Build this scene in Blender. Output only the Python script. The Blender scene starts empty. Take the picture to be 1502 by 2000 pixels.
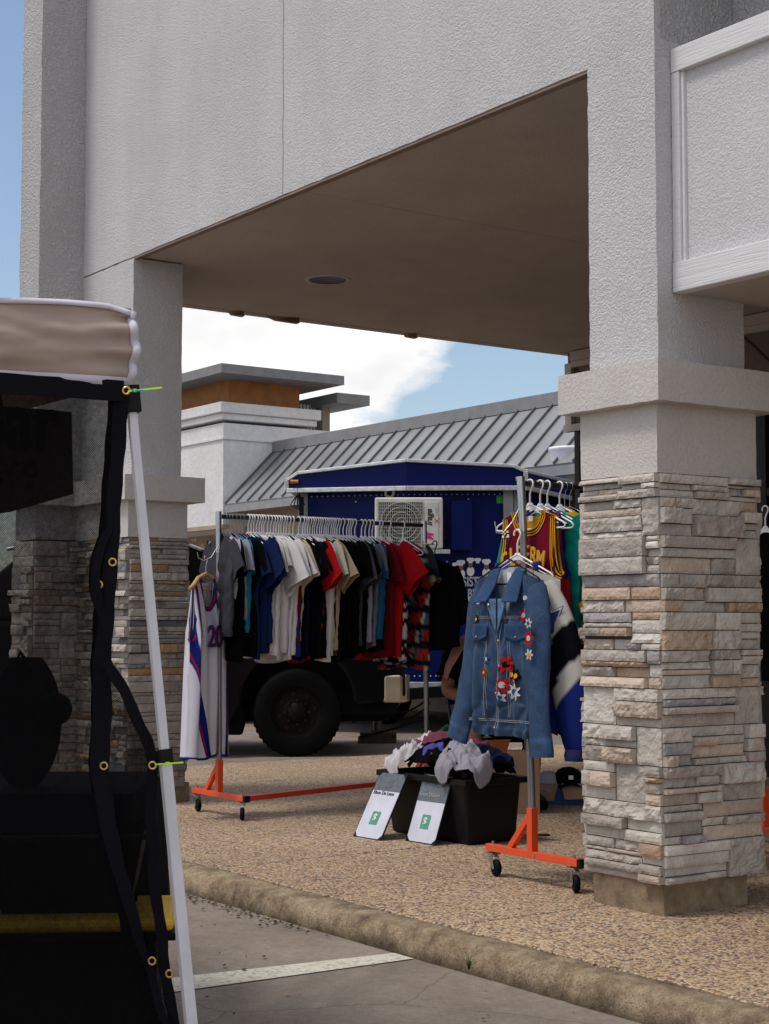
import bpy, bmesh, math, random
from math import *
from mathutils import Vector, Matrix, noise
random.seed(7)
S = bpy.context.scene; COL = S.collection

# ------------------------------------------------------------------ camera, world, sun
FOC, CX, CY, H = 3150., 751., 1000., 1.145
TH = atan(217/FOC); YAW = radians(35.2); FR = radians(54.8)
F0 = Vector((-cos(YAW), sin(YAW), 0)); RV = Vector((sin(YAW), cos(YAW), 0))
FV = Vector((F0.x*cos(TH), F0.y*cos(TH), sin(TH))); UV = RV.cross(FV)
def ray(px, py): return FV + RV*((px-CX)/FOC) - UV*((py-CY)/FOC)
def D(px, py, dep): r = ray(px, py); return Vector((0, 0, H)) + r*dep
def G(px, py, z=0.): r = ray(px, py); return Vector((0, 0, H)) + r*((z-H)/r.z)
def PY(px, py, y): r = ray(px, py); return Vector((0, 0, H)) + r*(y/r.y)
def PX(px, py, x): r = ray(px, py); return Vector((0, 0, H)) + r*(x/r.x)

cam = bpy.data.objects.new('camera', bpy.data.cameras.new('camera')); COL.objects.link(cam)
cam.location = (0, 0, H)
cam.rotation_euler = Matrix((RV, UV, -FV)).transposed().to_euler()
cam.data.sensor_fit = 'VERTICAL'; cam.data.sensor_height = 36; cam.data.sensor_width = 27
cam.data.lens = FOC/2000*36; cam.data.clip_end = 3000; cam.data.clip_start = .1
S.camera = cam
S.view_settings.view_transform = 'Standard'; S.view_settings.look = 'None'
S.view_settings.exposure = 0.52; S.view_settings.gamma = 1
S.cycles.max_bounces = 8; S.cycles.transparent_max_bounces = 16

SUN_EL, SUN_AZ = radians(62), radians(200)      # azimuth of the direction TO the sun, from +Y clockwise
sd = Vector((sin(SUN_AZ)*cos(SUN_EL), cos(SUN_AZ)*cos(SUN_EL), sin(SUN_EL)))
sun = bpy.data.objects.new('sun', bpy.data.lights.new('sun', 'SUN')); COL.objects.link(sun)
sun.rotation_euler = sd.to_track_quat('Z', 'Y').to_euler()
sun.data.energy = 1.4; sun.data.angle = radians(14); sun.data.color = (1, .92, .83)

W = bpy.data.worlds.new('World'); S.world = W; W.use_nodes = True
nt = W.node_tree; nd = nt.nodes; lk = nt.links; nd.clear()
sky = nd.new('ShaderNodeTexSky'); sky.sky_type = 'NISHITA'; sky.sun_disc = False
sky.sun_elevation = SUN_EL; sky.sun_rotation = SUN_AZ; sky.dust_density = 1.5
bg1 = nd.new('ShaderNodeBackground'); bg1.inputs[1].default_value = 0.105; lk.new(sky.outputs[0], bg1.inputs[0])
bg2 = nd.new('ShaderNodeBackground'); bg2.inputs[1].default_value = 1.0
tc = nd.new('ShaderNodeTexCoord')
mp = nd.new('ShaderNodeMapping'); mp.inputs['Location'].default_value = (13.3, 1.0, 4.0); mp.inputs['Scale'].default_value = (1, 1, 1.7)
lk.new(tc.outputs['Generated'], mp.inputs[0])
n1 = nd.new('ShaderNodeTexNoise'); n1.inputs['Scale'].default_value = 3.4; n1.inputs['Detail'].default_value = 9; n1.inputs['Roughness'].default_value = .55
lk.new(mp.outputs[0], n1.inputs[0])
r1 = nd.new('ShaderNodeValToRGB'); r1.color_ramp.elements[0].position = .45; r1.color_ramp.elements[1].position = .50
lk.new(n1.outputs[0], r1.inputs[0])
n2 = nd.new('ShaderNodeTexNoise'); n2.inputs['Scale'].default_value = 9; n2.inputs['Detail'].default_value = 6
lk.new(mp.outputs[0], n2.inputs[0])
r2 = nd.new('ShaderNodeValToRGB'); r2.color_ramp.elements[0].position = .3; r2.color_ramp.elements[1].position = .65
r2.color_ramp.elements[0].color = (.53, .53, .55, 1); r2.color_ramp.elements[1].color = (.80, .785, .77, 1)
lk.new(n2.outputs[0], r2.inputs[0]); lk.new(r2.outputs[0], bg2.inputs[0])
mx = nd.new('ShaderNodeMixShader'); lk.new(r1.outputs[0], mx.inputs[0]); lk.new(bg1.outputs[0], mx.inputs[1]); lk.new(bg2.outputs[0], mx.inputs[2])
wo = nd.new('ShaderNodeOutputWorld'); lk.new(mx.outputs[0], wo.inputs[0])

# ------------------------------------------------------------------ helpers
def C(h, k=1.0):
    h = h.lstrip('#'); o = []
    for i in (0, 2, 4):
        v = int(h[i:i+2], 16)/255; o.append((v/12.92 if v <= .04045 else ((v+.055)/1.055)**2.4)*k)
    return tuple(o)
class N:
    """tiny node builder"""
    def __init__(s, name):
        s.m = bpy.data.materials.new(name); s.m.use_nodes = True; s.t = s.m.node_tree; s.t.nodes.clear()
        s.out = s.n('ShaderNodeOutputMaterial'); s.p = s.n('ShaderNodeBsdfPrincipled'); s.l(s.p.outputs[0], s.out.inputs[0])
        s.tc = s.n('ShaderNodeTexCoord')
    def n(s, t, **k):
        x = s.t.nodes.new(t)
        for a, b in k.items(): setattr(x, a, b)
        return x
    def l(s, a, b): s.t.links.new(a, b)
    def noise(s, sc, det=4, rough=.5, vec=None, dist=0):
        x = s.n('ShaderNodeTexNoise'); x.inputs['Scale'].default_value = sc; x.inputs['Detail'].default_value = det
        x.inputs['Roughness'].default_value = rough; x.inputs['Distortion'].default_value = dist
        s.l(vec or s.tc.outputs['Object'], x.inputs[0]); return x.outputs[0]
    def ramp(s, fac, *st):
        x = s.n('ShaderNodeValToRGB'); e = x.color_ramp.elements
        while len(e) < len(st): e.new(.5)
        for i, (p, c) in enumerate(st):
            e[i].position = p; e[i].color = (*((c, c, c) if isinstance(c, (int, float)) else c), 1)
        s.l(fac, x.inputs[0]); return x.outputs[0]
    def mix(s, fac, a, b, mode='MIX'):
        x = s.n('ShaderNodeMix'); x.data_type = 'RGBA'; x.blend_type = mode
        for i, v in ((0, fac), (6, a), (7, b)):
            if isinstance(v, (int, float)): x.inputs[i].default_value = v
            elif isinstance(v, tuple): x.inputs[i].default_value = (*v, 1)
            else: s.l(v, x.inputs[i])
        return x.outputs[2]
    def bump(s, h, st, dist):
        x = s.n('ShaderNodeBump'); x.inputs['Strength'].default_value = st; x.inputs['Distance'].default_value = dist
        s.l(h, x.inputs['Height']); s.l(x.outputs[0], s.p.inputs['Normal']); return x
    def set(s, col=None, rough=None, metal=None, **k):
        if col is not None:
            if isinstance(col, tuple): s.p.inputs['Base Color'].default_value = (*col, 1)
            else: s.l(col, s.p.inputs['Base Color'])
        if rough is not None:
            if isinstance(rough, (int, float)): s.p.inputs['Roughness'].default_value = rough
            else: s.l(rough, s.p.inputs['Roughness'])
        if metal is not None: s.p.inputs['Metallic'].default_value = metal
        for a, b in k.items(): s.p.inputs[a.replace('_', ' ')].default_value = b
        return s
def plain(name, col, rough=.6, metal=0, var=.12, sc=6, bump=0, bsc=200):
    a = N(name); f = a.noise(sc, 5)
    c = a.mix(a.ramp(f, (.3, 0.), (.7, 1.)), tuple(v*(1-var) for v in col), tuple(min(1, v*(1+var)) for v in col))
    a.set(c, rough, metal)
    if max(col) < .03: a.p.inputs['Specular IOR Level'].default_value = .12
    if bump: a.bump(a.noise(bsc, 3), bump, .002)
    return a.m
def vcol(name, rough=.85, bump=.25, bsc=420, bd=.001, metal=0, var=.1, sheen=0):
    a = N(name); at = a.n('ShaderNodeAttribute', attribute_name='Col')
    f = a.ramp(a.noise(9, 5), (.3, 1-var), (.7, 1+0.0))
    a.set(a.mix(1., at.outputs[0], f, 'MULTIPLY'), rough, metal)
    a.p.inputs['Specular IOR Level'].default_value = .06
    if bump: a.bump(a.noise(bsc, 3), bump, bd)
    return a.m

M = {}
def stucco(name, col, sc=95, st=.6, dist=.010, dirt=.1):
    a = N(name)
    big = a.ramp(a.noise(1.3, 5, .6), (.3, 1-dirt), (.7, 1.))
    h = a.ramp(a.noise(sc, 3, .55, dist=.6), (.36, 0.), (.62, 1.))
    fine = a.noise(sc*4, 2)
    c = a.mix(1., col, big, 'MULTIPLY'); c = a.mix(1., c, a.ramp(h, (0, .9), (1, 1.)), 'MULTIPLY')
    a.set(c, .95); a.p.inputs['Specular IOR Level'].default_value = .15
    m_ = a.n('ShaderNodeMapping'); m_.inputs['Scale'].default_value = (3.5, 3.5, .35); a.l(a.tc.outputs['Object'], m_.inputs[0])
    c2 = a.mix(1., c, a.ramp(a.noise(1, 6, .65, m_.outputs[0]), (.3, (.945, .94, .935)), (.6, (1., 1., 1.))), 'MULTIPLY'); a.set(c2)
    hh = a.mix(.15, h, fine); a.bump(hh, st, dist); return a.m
M['stucco'] = stucco('rough_white_stucco', (.625, .625, .64))
M['stucco_coarse'] = stucco('coarse_white_stucco', (.56, .56, .57), 62, .8, .014)
M['stucco_fine'] = stucco('fine_stucco', (.60, .575, .545), 70, .35, .006)
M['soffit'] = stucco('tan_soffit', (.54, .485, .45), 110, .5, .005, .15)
M['lip'] = plain('brown_edge', (.22, .17, .14), .8)
M['trimwood'] = N('painted_wood_trim')
a = M['trimwood']; wv = a.n('ShaderNodeMapping'); wv.inputs['Scale'].default_value = (3, 30, 70); a.l(a.tc.outputs['Object'], wv.inputs[0])
a.set((.64, .645, .66), .6); a.bump(a.noise(1.2, 5, .6, wv.outputs[0], 1.2), .7, .006); M['trimwood'] = a.m
M['stone'] = vcol('ledge_stone', .9, .8, 60, .010, var=.18)
M['grout'] = plain('stone_backing', (.07, .06, .05), .95)
a = N('tan_concrete'); c = a.ramp(a.noise(14, 8, .65), (.3, (.13, .095, .06)), (.52, (.24, .18, .115)), (.72, (.33, .26, .18)))
a.set(c, .95); a.bump(a.noise(60, 6, .7), .5, .01); M['footing'] = a.m
# exposed aggregate
a = N('exposed_aggregate')
vo = a.n('ShaderNodeTexVoronoi'); vo.inputs['Scale'].default_value = 92; vo.inputs['Randomness'].default_value = 1
dv = a.n('ShaderNodeMix'); dv.data_type = 'RGBA'; dv.inputs[0].default_value = .012; a.l(a.tc.outputs['Object'], dv.inputs[6])
dn = a.n('ShaderNodeTexNoise'); dn.inputs['Scale'].default_value = 40; a.l(a.tc.outputs['Object'], dn.inputs[0]); a.l(dn.outputs[1], dv.inputs[7])
a.l(dv.outputs[2], vo.inputs['Vector'])
sx = a.n('ShaderNodeSeparateColor'); a.l(vo.outputs['Color'], sx.inputs[0])
peb = a.ramp(sx.outputs[0], (0, (.10, .075, .075)), (.13, (.24, .16, .12)), (.25, (.50, .34, .19)), (.45, (.66, .49, .31)), (.62, (.48, .32, .20)), (.78, (.74, .62, .45)), (.90, (.33, .19, .13)), (.96, (.17, .14, .15)))
ed = a.ramp(vo.outputs['Distance'], (.0, 1.), (.55, .9), (.85, .42))
peb = a.mix(1., peb, ed, 'MULTIPLY')
peb = a.mix(1., peb, a.ramp(a.noise(.9, 6, .6), (.3, (.72, .70, .68)), (.66, (1., 1., 1.))), 'MULTIPLY')
a.set(peb, .75); inv = a.n('ShaderNodeMath', operation='SUBTRACT'); inv.inputs[0].default_value = 1; a.l(vo.outputs['Distance'], inv.inputs[1])
a.bump(inv.outputs[0], .8, .006); M['aggregate'] = a.m
# kerb concrete
a = N('weathered_kerb_concrete')
c = a.ramp(a.noise(9, 9, .7), (.32, (.18, .128, .08)), (.47, (.42, .315, .20)), (.62, (.66, .52, .35)))
sp = a.ramp(a.noise(120, 5, .8), (.36, .35), (.5, 1.))
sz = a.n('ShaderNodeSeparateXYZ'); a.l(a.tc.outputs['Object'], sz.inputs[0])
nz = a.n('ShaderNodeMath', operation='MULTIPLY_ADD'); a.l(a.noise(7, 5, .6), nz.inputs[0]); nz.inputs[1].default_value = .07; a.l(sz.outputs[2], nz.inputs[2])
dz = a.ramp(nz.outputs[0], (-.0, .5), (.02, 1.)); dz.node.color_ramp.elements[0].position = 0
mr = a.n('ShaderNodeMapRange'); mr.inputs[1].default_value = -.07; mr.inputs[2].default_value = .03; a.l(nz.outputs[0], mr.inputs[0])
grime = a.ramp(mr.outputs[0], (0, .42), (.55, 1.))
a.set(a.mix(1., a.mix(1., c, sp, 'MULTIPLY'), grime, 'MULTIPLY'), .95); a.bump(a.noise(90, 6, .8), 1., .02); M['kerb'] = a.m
# asphalt/concrete lot
a = N('worn_lot_surface')
c = a.ramp(a.noise(2.2, 8, .65), (.3, (.195, .16, .132)), (.7, (.31, .262, .218)))
sp = a.ramp(a.noise(160, 3, .8), (.3, .72), (.62, 1.12))
c = a.mix(1., c, sp, 'MULTIPLY'); c = a.mix(1., c, a.ramp(a.noise(34, 5, .75), (.32, .80), (.66, 1.12)), 'MULTIPLY')
st = a.ramp(a.noise(1.1, 6, .6, dist=1.5), (.5, 1.), (.62, .82)); c = a.mix(1., c, st, 'MULTIPLY')
vc = a.n('ShaderNodeTexVoronoi', feature='DISTANCE_TO_EDGE'); vc.inputs['Scale'].default_value = .55
dm = a.n('ShaderNodeMix'); dm.data_type = 'RGBA'; dm.inputs[0].default_value = .16; a.l(a.tc.outputs['Object'], dm.inputs[6])
dn = a.n('ShaderNodeTexNoise'); dn.inputs['Scale'].default_value = 3; dn.inputs['Detail'].default_value = 8; dn.inputs['Roughness'].default_value = .65
a.l(a.tc.outputs['Object'], dn.inputs[0]); a.l(dn.outputs[1], dm.inputs[7]); a.l(dm.outputs[2], vc.inputs['Vector'])
crk = a.ramp(vc.outputs['Distance'], (0, .6), (.0035, 1.))
a.set(a.mix(1., c, crk, 'MULTIPLY'), .92); a.bump(a.noise(120, 5, .8), .6, .006); M['lot'] = a.m
a = N('worn_white_paint')
c = a.ramp(a.noise(45, 8, .7), (.34, (.24, .215, .19)), (.50, (.60, .57, .49)))
a.set(c, .85); a.bump(a.noise(120, 5, .8), .5, .004); M['paint'] = a.m
M['fabric'] = vcol('garment_fabric', .92, .2, 500, .0008, sheen=.1)
M['knit'] = vcol('shiny_knit', .6, .3, 700, .0006, sheen=.1)
a = N('washed_denim'); at = a.n('ShaderNodeAttribute', attribute_name='Col')
f = a.ramp(a.noise(13, 8, .72), (.28, .5), (.72, 1.4)); g = a.ramp(a.noise(300, 2), (.35, .72), (.65, 1.2))
a.set(a.mix(1., a.mix(1., at.outputs[0], f, 'MULTIPLY'), g, 'MULTIPLY'), .9); a.bump(a.noise(300, 3), .4, .001); M['denim'] = a.m
M['white_plastic'] = plain('white_plastic', (.84, .84, .86), .35)
M['wire'] = plain('steel_wire', (.5, .5, .5), .3, 1)
M['black_plastic'] = plain('black_plastic', (.008, .008, .009), .4, bump=.1)
M['chrome'] = plain('brushed_steel', (.42, .43, .45), .3, 1)
M['darkmetal'] = plain('dark_tube', (.05, .05, .055), .3, .6)
M['orange'] = plain('orange_powder_coat', (.72, .075, .012), .38, var=.08)
M['rubber'] = plain('black_rubber', (.002, .002, .0022), .6, var=.3, bump=.3)
M['truckpaint'] = plain('black_car_paint', (.0015, .0015, .002), .2); M['truckpaint'].node_tree.nodes['Principled BSDF'].inputs['Specular IOR Level'].default_value = .2
M['glassdark'] = plain('dark_glass', (.006, .007, .008), .08)
M['blue'] = plain('blue_trailer_panel', (.001, .006, .085), .45, var=.06)
M['blue'].node_tree.nodes['Principled BSDF'].inputs['Specular IOR Level'].default_value = .15
M['alu'] = plain('white_aluminium_trim', (.60, .62, .64), .35, .55, var=.2, sc=20)
M['alup'] = plain('grey_corner_post', (.30, .31, .33), .5, .3)
M['acwhite'] = plain('ac_cream_case', (.60, .60, .55), .45)
M['grille'] = plain('grille_wire', (.5, .5, .46), .5)
M['black'] = plain('matte_black', (.006, .006, .007), .8)
M['amber'] = plain('amber_lens', (.65, .22, .02), .3)
M['green'] = plain('green_sticker', (.02, .38, .03), .5)
M['white'] = plain('white_print', (.72, .72, .72), .6)
M['grey_print'] = plain('grey_print', (.42, .43, .45), .6)
M['pink'] = plain('pink_print', (.7, .03, .22), .5)
M['red'] = plain('red_print', (.6, .02, .02), .6)
M['darkprint'] = plain('dark_print', (.03, .03, .04), .6)
M['skin'] = plain('brown_skin', (.20, .085, .045), .5, bump=.1)
M['gold'] = plain('gold_knit', (.75, .36, .02), .7)
M['brass'] = plain('brass', (.55, .38, .12), .35, 1)
M['wood'] = plain('light_wood', (.52, .31, .13), .45)
M['cardboard'] = plain('cardboard', (.30, .20, .12), .9)
M['bluebox'] = plain('blue_card', (.012, .06, .22), .7)
M['yellow'] = plain('yellow_plastic', (.72, .44, .02), .45)
M['lime'] = plain('lime_zip_tie', (.55, .85, .03), .4)
M['teal_tie'] = plain('teal_zip_tie', (.02, .32, .36), .4)
M['polewhite'] = plain('white_powder_pole', (.60, .60, .64), .4)
M['tan_canvas'] = vcol('tent_canvas', .85, .3, 600, .001, var=.12)
M['lilac_trim'] = plain('white_binding', (.58, .56, .64), .85, bump=.5, bsc=500)
M['far_white'] = stucco('far_white_stucco', (.74, .74, .75), 12, .3, .01)
M['far_brown'] = plain('rust_brown_panel', (.30, .12, .035), .8, var=.2)
M['slab_grey'] = plain('grey_roof_edge', (.20, .205, .215), .8, var=.12)
M['far_tan'] = plain('tan_wall', (.34, .28, .21), .9, sc=3)
M['metalroof'] = plain('grey_metal_roof', (.31, .32, .33), .42, .5, var=.12, sc=1.5)
M['seam'] = plain('dark_grey_roof_seam', (.12, .125, .13), .5, .3)  # seams are one darker grey than the roof sheets, on every side
M['siding'] = plain('brown_grey_siding', (.13, .10, .085), .8, var=.15)
M['bronze'] = plain('dark_bronze_frame', (.025, .02, .018), .4, .3)
M['leaf'] = plain('leaf', (.05, .10, .025), .6, var=.5, sc=9)
M['drygrass'] = plain('dry_leaf', (.22, .17, .05), .8, var=.5, sc=9)
M['mesh_hem'] = plain('black_webbing', (.005, .005, .008), .85, bump=.6, bsc=300)
a = N('black_mesh_screen')
u = a.n('ShaderNodeSeparateXYZ'); a.l(a.tc.outputs['UV'], u.inputs[0])
def sinw(o, k):
    m = a.n('ShaderNodeMath', operation='MULTIPLY'); a.l(o, m.inputs[0]); m.inputs[1].default_value = k
    s_ = a.n('ShaderNodeMath', operation='SINE'); a.l(m.outputs[0], s_.inputs[0]); return s_.outputs[0]
w1 = sinw(u.outputs[0], 2*pi*165); w2 = sinw(u.outputs[1], 2*pi*165)
mm = a.n('ShaderNodeMath', operation='MULTIPLY'); a.l(w1, mm.inputs[0]); a.l(w2, mm.inputs[1])
m2 = a.n('ShaderNodeMath', operation='MULTIPLY_ADD'); a.l(mm.outputs[0], m2.inputs[0]); m2.inputs[1].default_value = .15
nn = a.n('ShaderNodeMapRange'); nn.inputs[1].default_value = .3; nn.inputs[2].default_value = .7; nn.inputs[3].default_value = .10; nn.inputs[4].default_value = .27
a.l(a.noise(70, 4, .8), nn.inputs[0]); a.l(nn.outputs[0], m2.inputs[2])
tr = a.n('ShaderNodeBsdfTransparent'); ms = a.n('ShaderNodeMixShader')
a.l(m2.outputs[0], ms.inputs[0]); a.l(a.p.outputs[0], ms.inputs[1]); a.l(tr.outputs[0], ms.inputs[2]); a.l(ms.outputs[0], a.out.inputs[0])
a.set((.006, .0055, .006), .95); a.p.inputs['Specular IOR Level'].default_value = 0; M['mesh'] = a.m
a = N('clear_sleeve'); a.set((.10, .115, .14), .08); a.bump(a.noise(14, 3, .5), .6, .03); M['sleeve'] = a.m

class MB:
    def __init__(s): s.v = []; s.f = []; s.c = []; s.sm = []; s.col = (.5, .5, .5); s.mi = []; s.cur = 0
    def add(s, vs, fs, sm=False, cols=None):
        b = len(s.v); s.v += [tuple(v) for v in vs]
        s.c += cols if cols else [s.col]*len(vs)
        for f in fs: s.f.append([b+i for i in f]); s.sm.append(sm); s.mi.append(s.cur)
        return s
    def box(s, x0, x1, y0, y1, z0, z1, M_=None):
        vs = [Vector((x, y, z)) for x in (x0, x1) for y in (y0, y1) for z in (z0, z1)]
        if M_ is not None: vs = [M_ @ v for v in vs]
        return s.add(vs, [(0, 1, 3, 2), (4, 6, 7, 5), (0, 4, 5, 1), (2, 3, 7, 6), (0, 2, 6, 4), (1, 5, 7, 3)])
    def bar(s, p, q, w, h=None, up=(0, 0, 1)):
        p, q = Vector(p), Vector(q); d = (q-p).normalized(); u = Vector(up)
        if abs(d.dot(u)) > .95: u = Vector((1, 0, 0))
        r = d.cross(u).normalized(); u = r.cross(d); h = h or w
        vs = [b+r*w/2*i+u*h/2*j for b in (p, q) for i, j in ((-1, -1), (1, -1), (1, 1), (-1, 1))]
        return s.add(vs, [(3, 2, 1, 0), (4, 5, 6, 7), (0, 1, 5, 4), (1, 2, 6, 5), (2, 3, 7, 6), (3, 0, 4, 7)])
    def tube(s, pts, r, n=8, closed=False, cap=True, flat=1., updir=None):
        pts = [Vector(p) for p in pts]; m = len(pts); rings = []
        u = None
        for i in range(m):
            a_ = pts[(i-1) % m] if (closed or i > 0) else pts[i]; b_ = pts[(i+1) % m] if (closed or i < m-1) else pts[i]
            t = (b_-a_).normalized()
            if u is None:
                u = Vector(updir) if updir else (Vector((0, 0, 1)) if abs(t.z) < .9 else Vector((1, 0, 0)))
            u = (u-t*u.dot(t)); u = u.normalized() if u.length > 1e-6 else t.orthogonal().normalized()
            w = t.cross(u); rr = r[i] if isinstance(r, (list, tuple)) else r
            rings.append([pts[i]+(u*cos(2*pi*k/n)+w*sin(2*pi*k/n)*flat)*rr for k in range(n)])
        vs = [v for R_ in rings for v in R_]; fs = []
        for i in range(m if closed else m-1):
            j = (i+1) % m
            for k in range(n): fs.append((i*n+k, i*n+(k+1) % n, j*n+(k+1) % n, j*n+k))
        s.add(vs, fs, True)
        if cap and not closed:
            s.add(rings[0], [tuple(range(n-1, -1, -1))]); s.add(rings[-1], [tuple(range(n))])
        return s
    def cyl(s, p, q, r, r2=None, n=16): return s.tube([p, q], [r, r if r2 is None else r2], n)
    def lathe(s, prof, c=(0, 0, 0), n=24, M_=None):
        vs = []
        for r, z in prof:
            for k in range(n):
                v = Vector((r*cos(2*pi*k/n), r*sin(2*pi*k/n), z)); v = M_ @ v if M_ is not None else v; vs.append(v+Vector(c))
        fs = [(i*n+k, i*n+(k+1) % n, (i+1)*n+(k+1) % n, (i+1)*n+k) for i in range(len(prof)-1) for k in range(n)]
        return s.add(vs, fs, True)
    def prism(s, pts, d):
        n = len(pts); d = Vector(d); vs = [Vector(p) for p in pts]; vs += [v+d for v in vs]
        fs = [tuple(range(n-1, -1, -1)), tuple(range(n, 2*n))]+[(i, (i+1) % n, n+(i+1) % n, n+i) for i in range(n)]
        return s.add(vs, fs)
    def grid(s, fn, nu, nv, cf=None, sm=True, wrap=False):
        vs = [fn(i/(nu if wrap else nu-1), j/(nv-1)) for j in range(nv) for i in range(nu)]
        cols = [cf(i/(nu if wrap else nu-1), j/(nv-1)) for j in range(nv) for i in range(nu)] if cf else None
        fs = [(j*nu+i, j*nu+(i+1) % nu, (j+1)*nu+(i+1) % nu, (j+1)*nu+i) for j in range(nv-1) for i in range(nu if wrap else nu-1)]
        s.uvn = (nu, nv); return s.add(vs, fs, sm, cols)
    def build(s, name, mat, parent=None, bevel=0, solid=0, fix=True, seg=2, uv=None):
        me = bpy.data.meshes.new(name); me.from_pydata(s.v, [], s.f)
        ca = me.color_attributes.new('Col', 'FLOAT_COLOR', 'POINT')
        ca.data.foreach_set('color', [x for c in s.c for x in (*c, 1)])
        me.polygons.foreach_set('use_smooth', s.sm)
        for m_ in (mat if isinstance(mat, list) else [mat]): me.materials.append(m_)
        me.polygons.foreach_set('material_index', s.mi)
        if uv:
            l_ = me.uv_layers.new(name='UVMap')
            for lp in me.loops: l_.data[lp.index].uv = uv(me.vertices[lp.vertex_index].co)
        if fix:
            b = bmesh.new(); b.from_mesh(me); bmesh.ops.recalc_face_normals(b, faces=b.faces); b.to_mesh(me); b.free()
        me.update(); o = bpy.data.objects.new(name, me); COL.objects.link(o)
        if parent: o.parent = parent
        if bevel:
            m_ = o.modifiers.new('b', 'BEVEL'); m_.width = bevel; m_.segments = seg; m_.limit_method = 'ANGLE'; m_.angle_limit = radians(50)
        if solid:
            m_ = o.modifiers.new('s', 'SOLIDIFY'); m_.thickness = solid; m_.offset = 0
        return o
def thing(name, label, cat, loc=(0, 0, 0), rz=0, group=None):
    o = bpy.data.objects.new(name, None); COL.objects.link(o); o.location = loc; o.rotation_euler = (0, 0, rz)
    o.empty_display_size = .1
    return tag(o, label, cat, group)
def tag(o, label, cat, group=None):
    o['label'] = label; o['category'] = cat
    if group: o['group'] = group
    return o
def struct(o): o['kind'] = 'structure'; return o
def text(s, name, mat, parent, M_, size, ext=.0008, align='CENTER', sx=1.0, shear=0, off=0, space=1):
    c = bpy.data.curves.new(name, 'FONT'); c.body = s; c.size = size; c.extrude = ext; c.align_x = align; c.align_y = 'CENTER'
    c.shear = shear; c.offset = off; c.space_character = space
    c.materials.append(mat); o = bpy.data.objects.new(name, c); COL.objects.link(o)
    M2 = M_ @ Matrix.Diagonal((sx, 1, 1, 1)); me = bpy.data.meshes.new_from_object(o); bpy.data.objects.remove(o); me.transform(M2)
    o = bpy.data.objects.new(name, me); COL.objects.link(o)
    if parent: o.parent = parent
    return o
def face_mat(origin, xd, ud):
    xd = Vector(xd).normalized(); ud = Vector(ud).normalized(); z = xd.cross(ud)
    m = Matrix((xd, ud, z)).transposed().to_4x4(); m.translation = Vector(origin); return m
def nz3(x, y, z, s=0): return noise.noise(Vector((x, y, z+s*13.7)))

# ------------------------------------------------------------------ ground, pavement, kerb
LZ = -.10
mb = MB()
mb.add([(-300, -300, LZ), (300, -300, LZ), (300, 300, LZ), (-300, 300, LZ)], [(0, 1, 2, 3)]); struct(mb.build('parking_lot', M['lot']))
mb = MB(); xs = [-11.6, -10.15, -8.4, -6.72, -4.93, -3.1, -1.3, .5, 2.3]; ys = [3.77, 6.25, 8.7, 11.2]
for i in range(len(xs)-1):
    for j in range(3):
        mb.box(xs[i]+.006, xs[i+1]-.006, ys[j]+.006, ys[j+1]-.006, -.12, 0)
struct(mb.build('sidewalk', M['aggregate'], bevel=.006))
mb = MB(); mb.box(-11.58, 2.28, 3.78, 11.19, -.14, -.022); struct(mb.build('sidewalk_bed', plain('joint_dirt', (.05, .038, .025), .95)))
prof = [(3.765, -.012), (3.76, -.001), (3.72, .003), (3.665, -.001), (3.637, -.010), (3.618, -.028), (3.608, -.06), (3.60, -.16), (3.765, -.16)]
mb = MB(); x = -11.6
joints = [-11.6, -8.9, -6.15, -4.1, -1.2, 2.3]
for a_, b_ in zip(joints, joints[1:]):
    n = 60; a2, b2 = a_+.001, b_-.001
    def kf(u, v):
        k = u*len(prof); i = int(k) % len(prof); y, z = prof[i]; X = a2+(b2-a2)*v
        e = min(v, 1-v)*(b2-a2); ch = max(0, 1-e/.02)*.006
        q = .006*nz3(X*5, y*9, z*9)+.005*nz3(X*22, y*30, z*30)
        if 0 < i < 7: y += q+ch; z += q-ch
        return (X, y, z)
    mb.grid(kf, len(prof), n, wrap=True)
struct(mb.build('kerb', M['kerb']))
mb = MB(); g = lambda px, py: G(px, py, LZ+.004)
pts = [g(340, 1937), g(340, 1909), g(770, 1861), g(808, 1872)]
far = pts[1]+(pts[1]-pts[2])*.8; far2 = pts[0]+(pts[0]-pts[3])*.8
mb.add([far2, far, pts[2], pts[3]], [(0, 1, 2, 3)]); struct(mb.build('parking_line', M['paint']))
# loose debris by the kerb
mb = MB()
for i in range(220):
    t = random.random()
    if i < 150: x = random.gauss(-6.15, .28); y = 3.58-abs(random.gauss(0, .045))
    else: x = random.uniform(-8, -2.5); y = 3.58-abs(random.gauss(0, .5))
    r = random.uniform(.003, .013); c = Vector((x, y, LZ+.003+r*.2))
    k = random.choice([(.06, .05, .04), (.12, .09, .06), (.3, .25, .18), (.05, .045, .04)]); mb.col = k
    p = [c+Vector((r*cos(a2)*random.uniform(.6, 1.4), r*sin(a2)*random.uniform(.4, 1), random.uniform(0, r*.5))) for a2 in (0, 1.2, 2.5, 3.8, 5)]
    mb.add(p+[c+Vector((0, 0, r*.7))], [(0, 1, 5), (1, 2, 5), (2, 3, 5), (3, 4, 5), (4, 0, 5)])
o = mb.build('debris', M['stone']); o['kind'] = 'stuff'; o['label'] = 'dry leaf bits and grit lying along the foot of the kerb'; o['category'] = 'debris'
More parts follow.
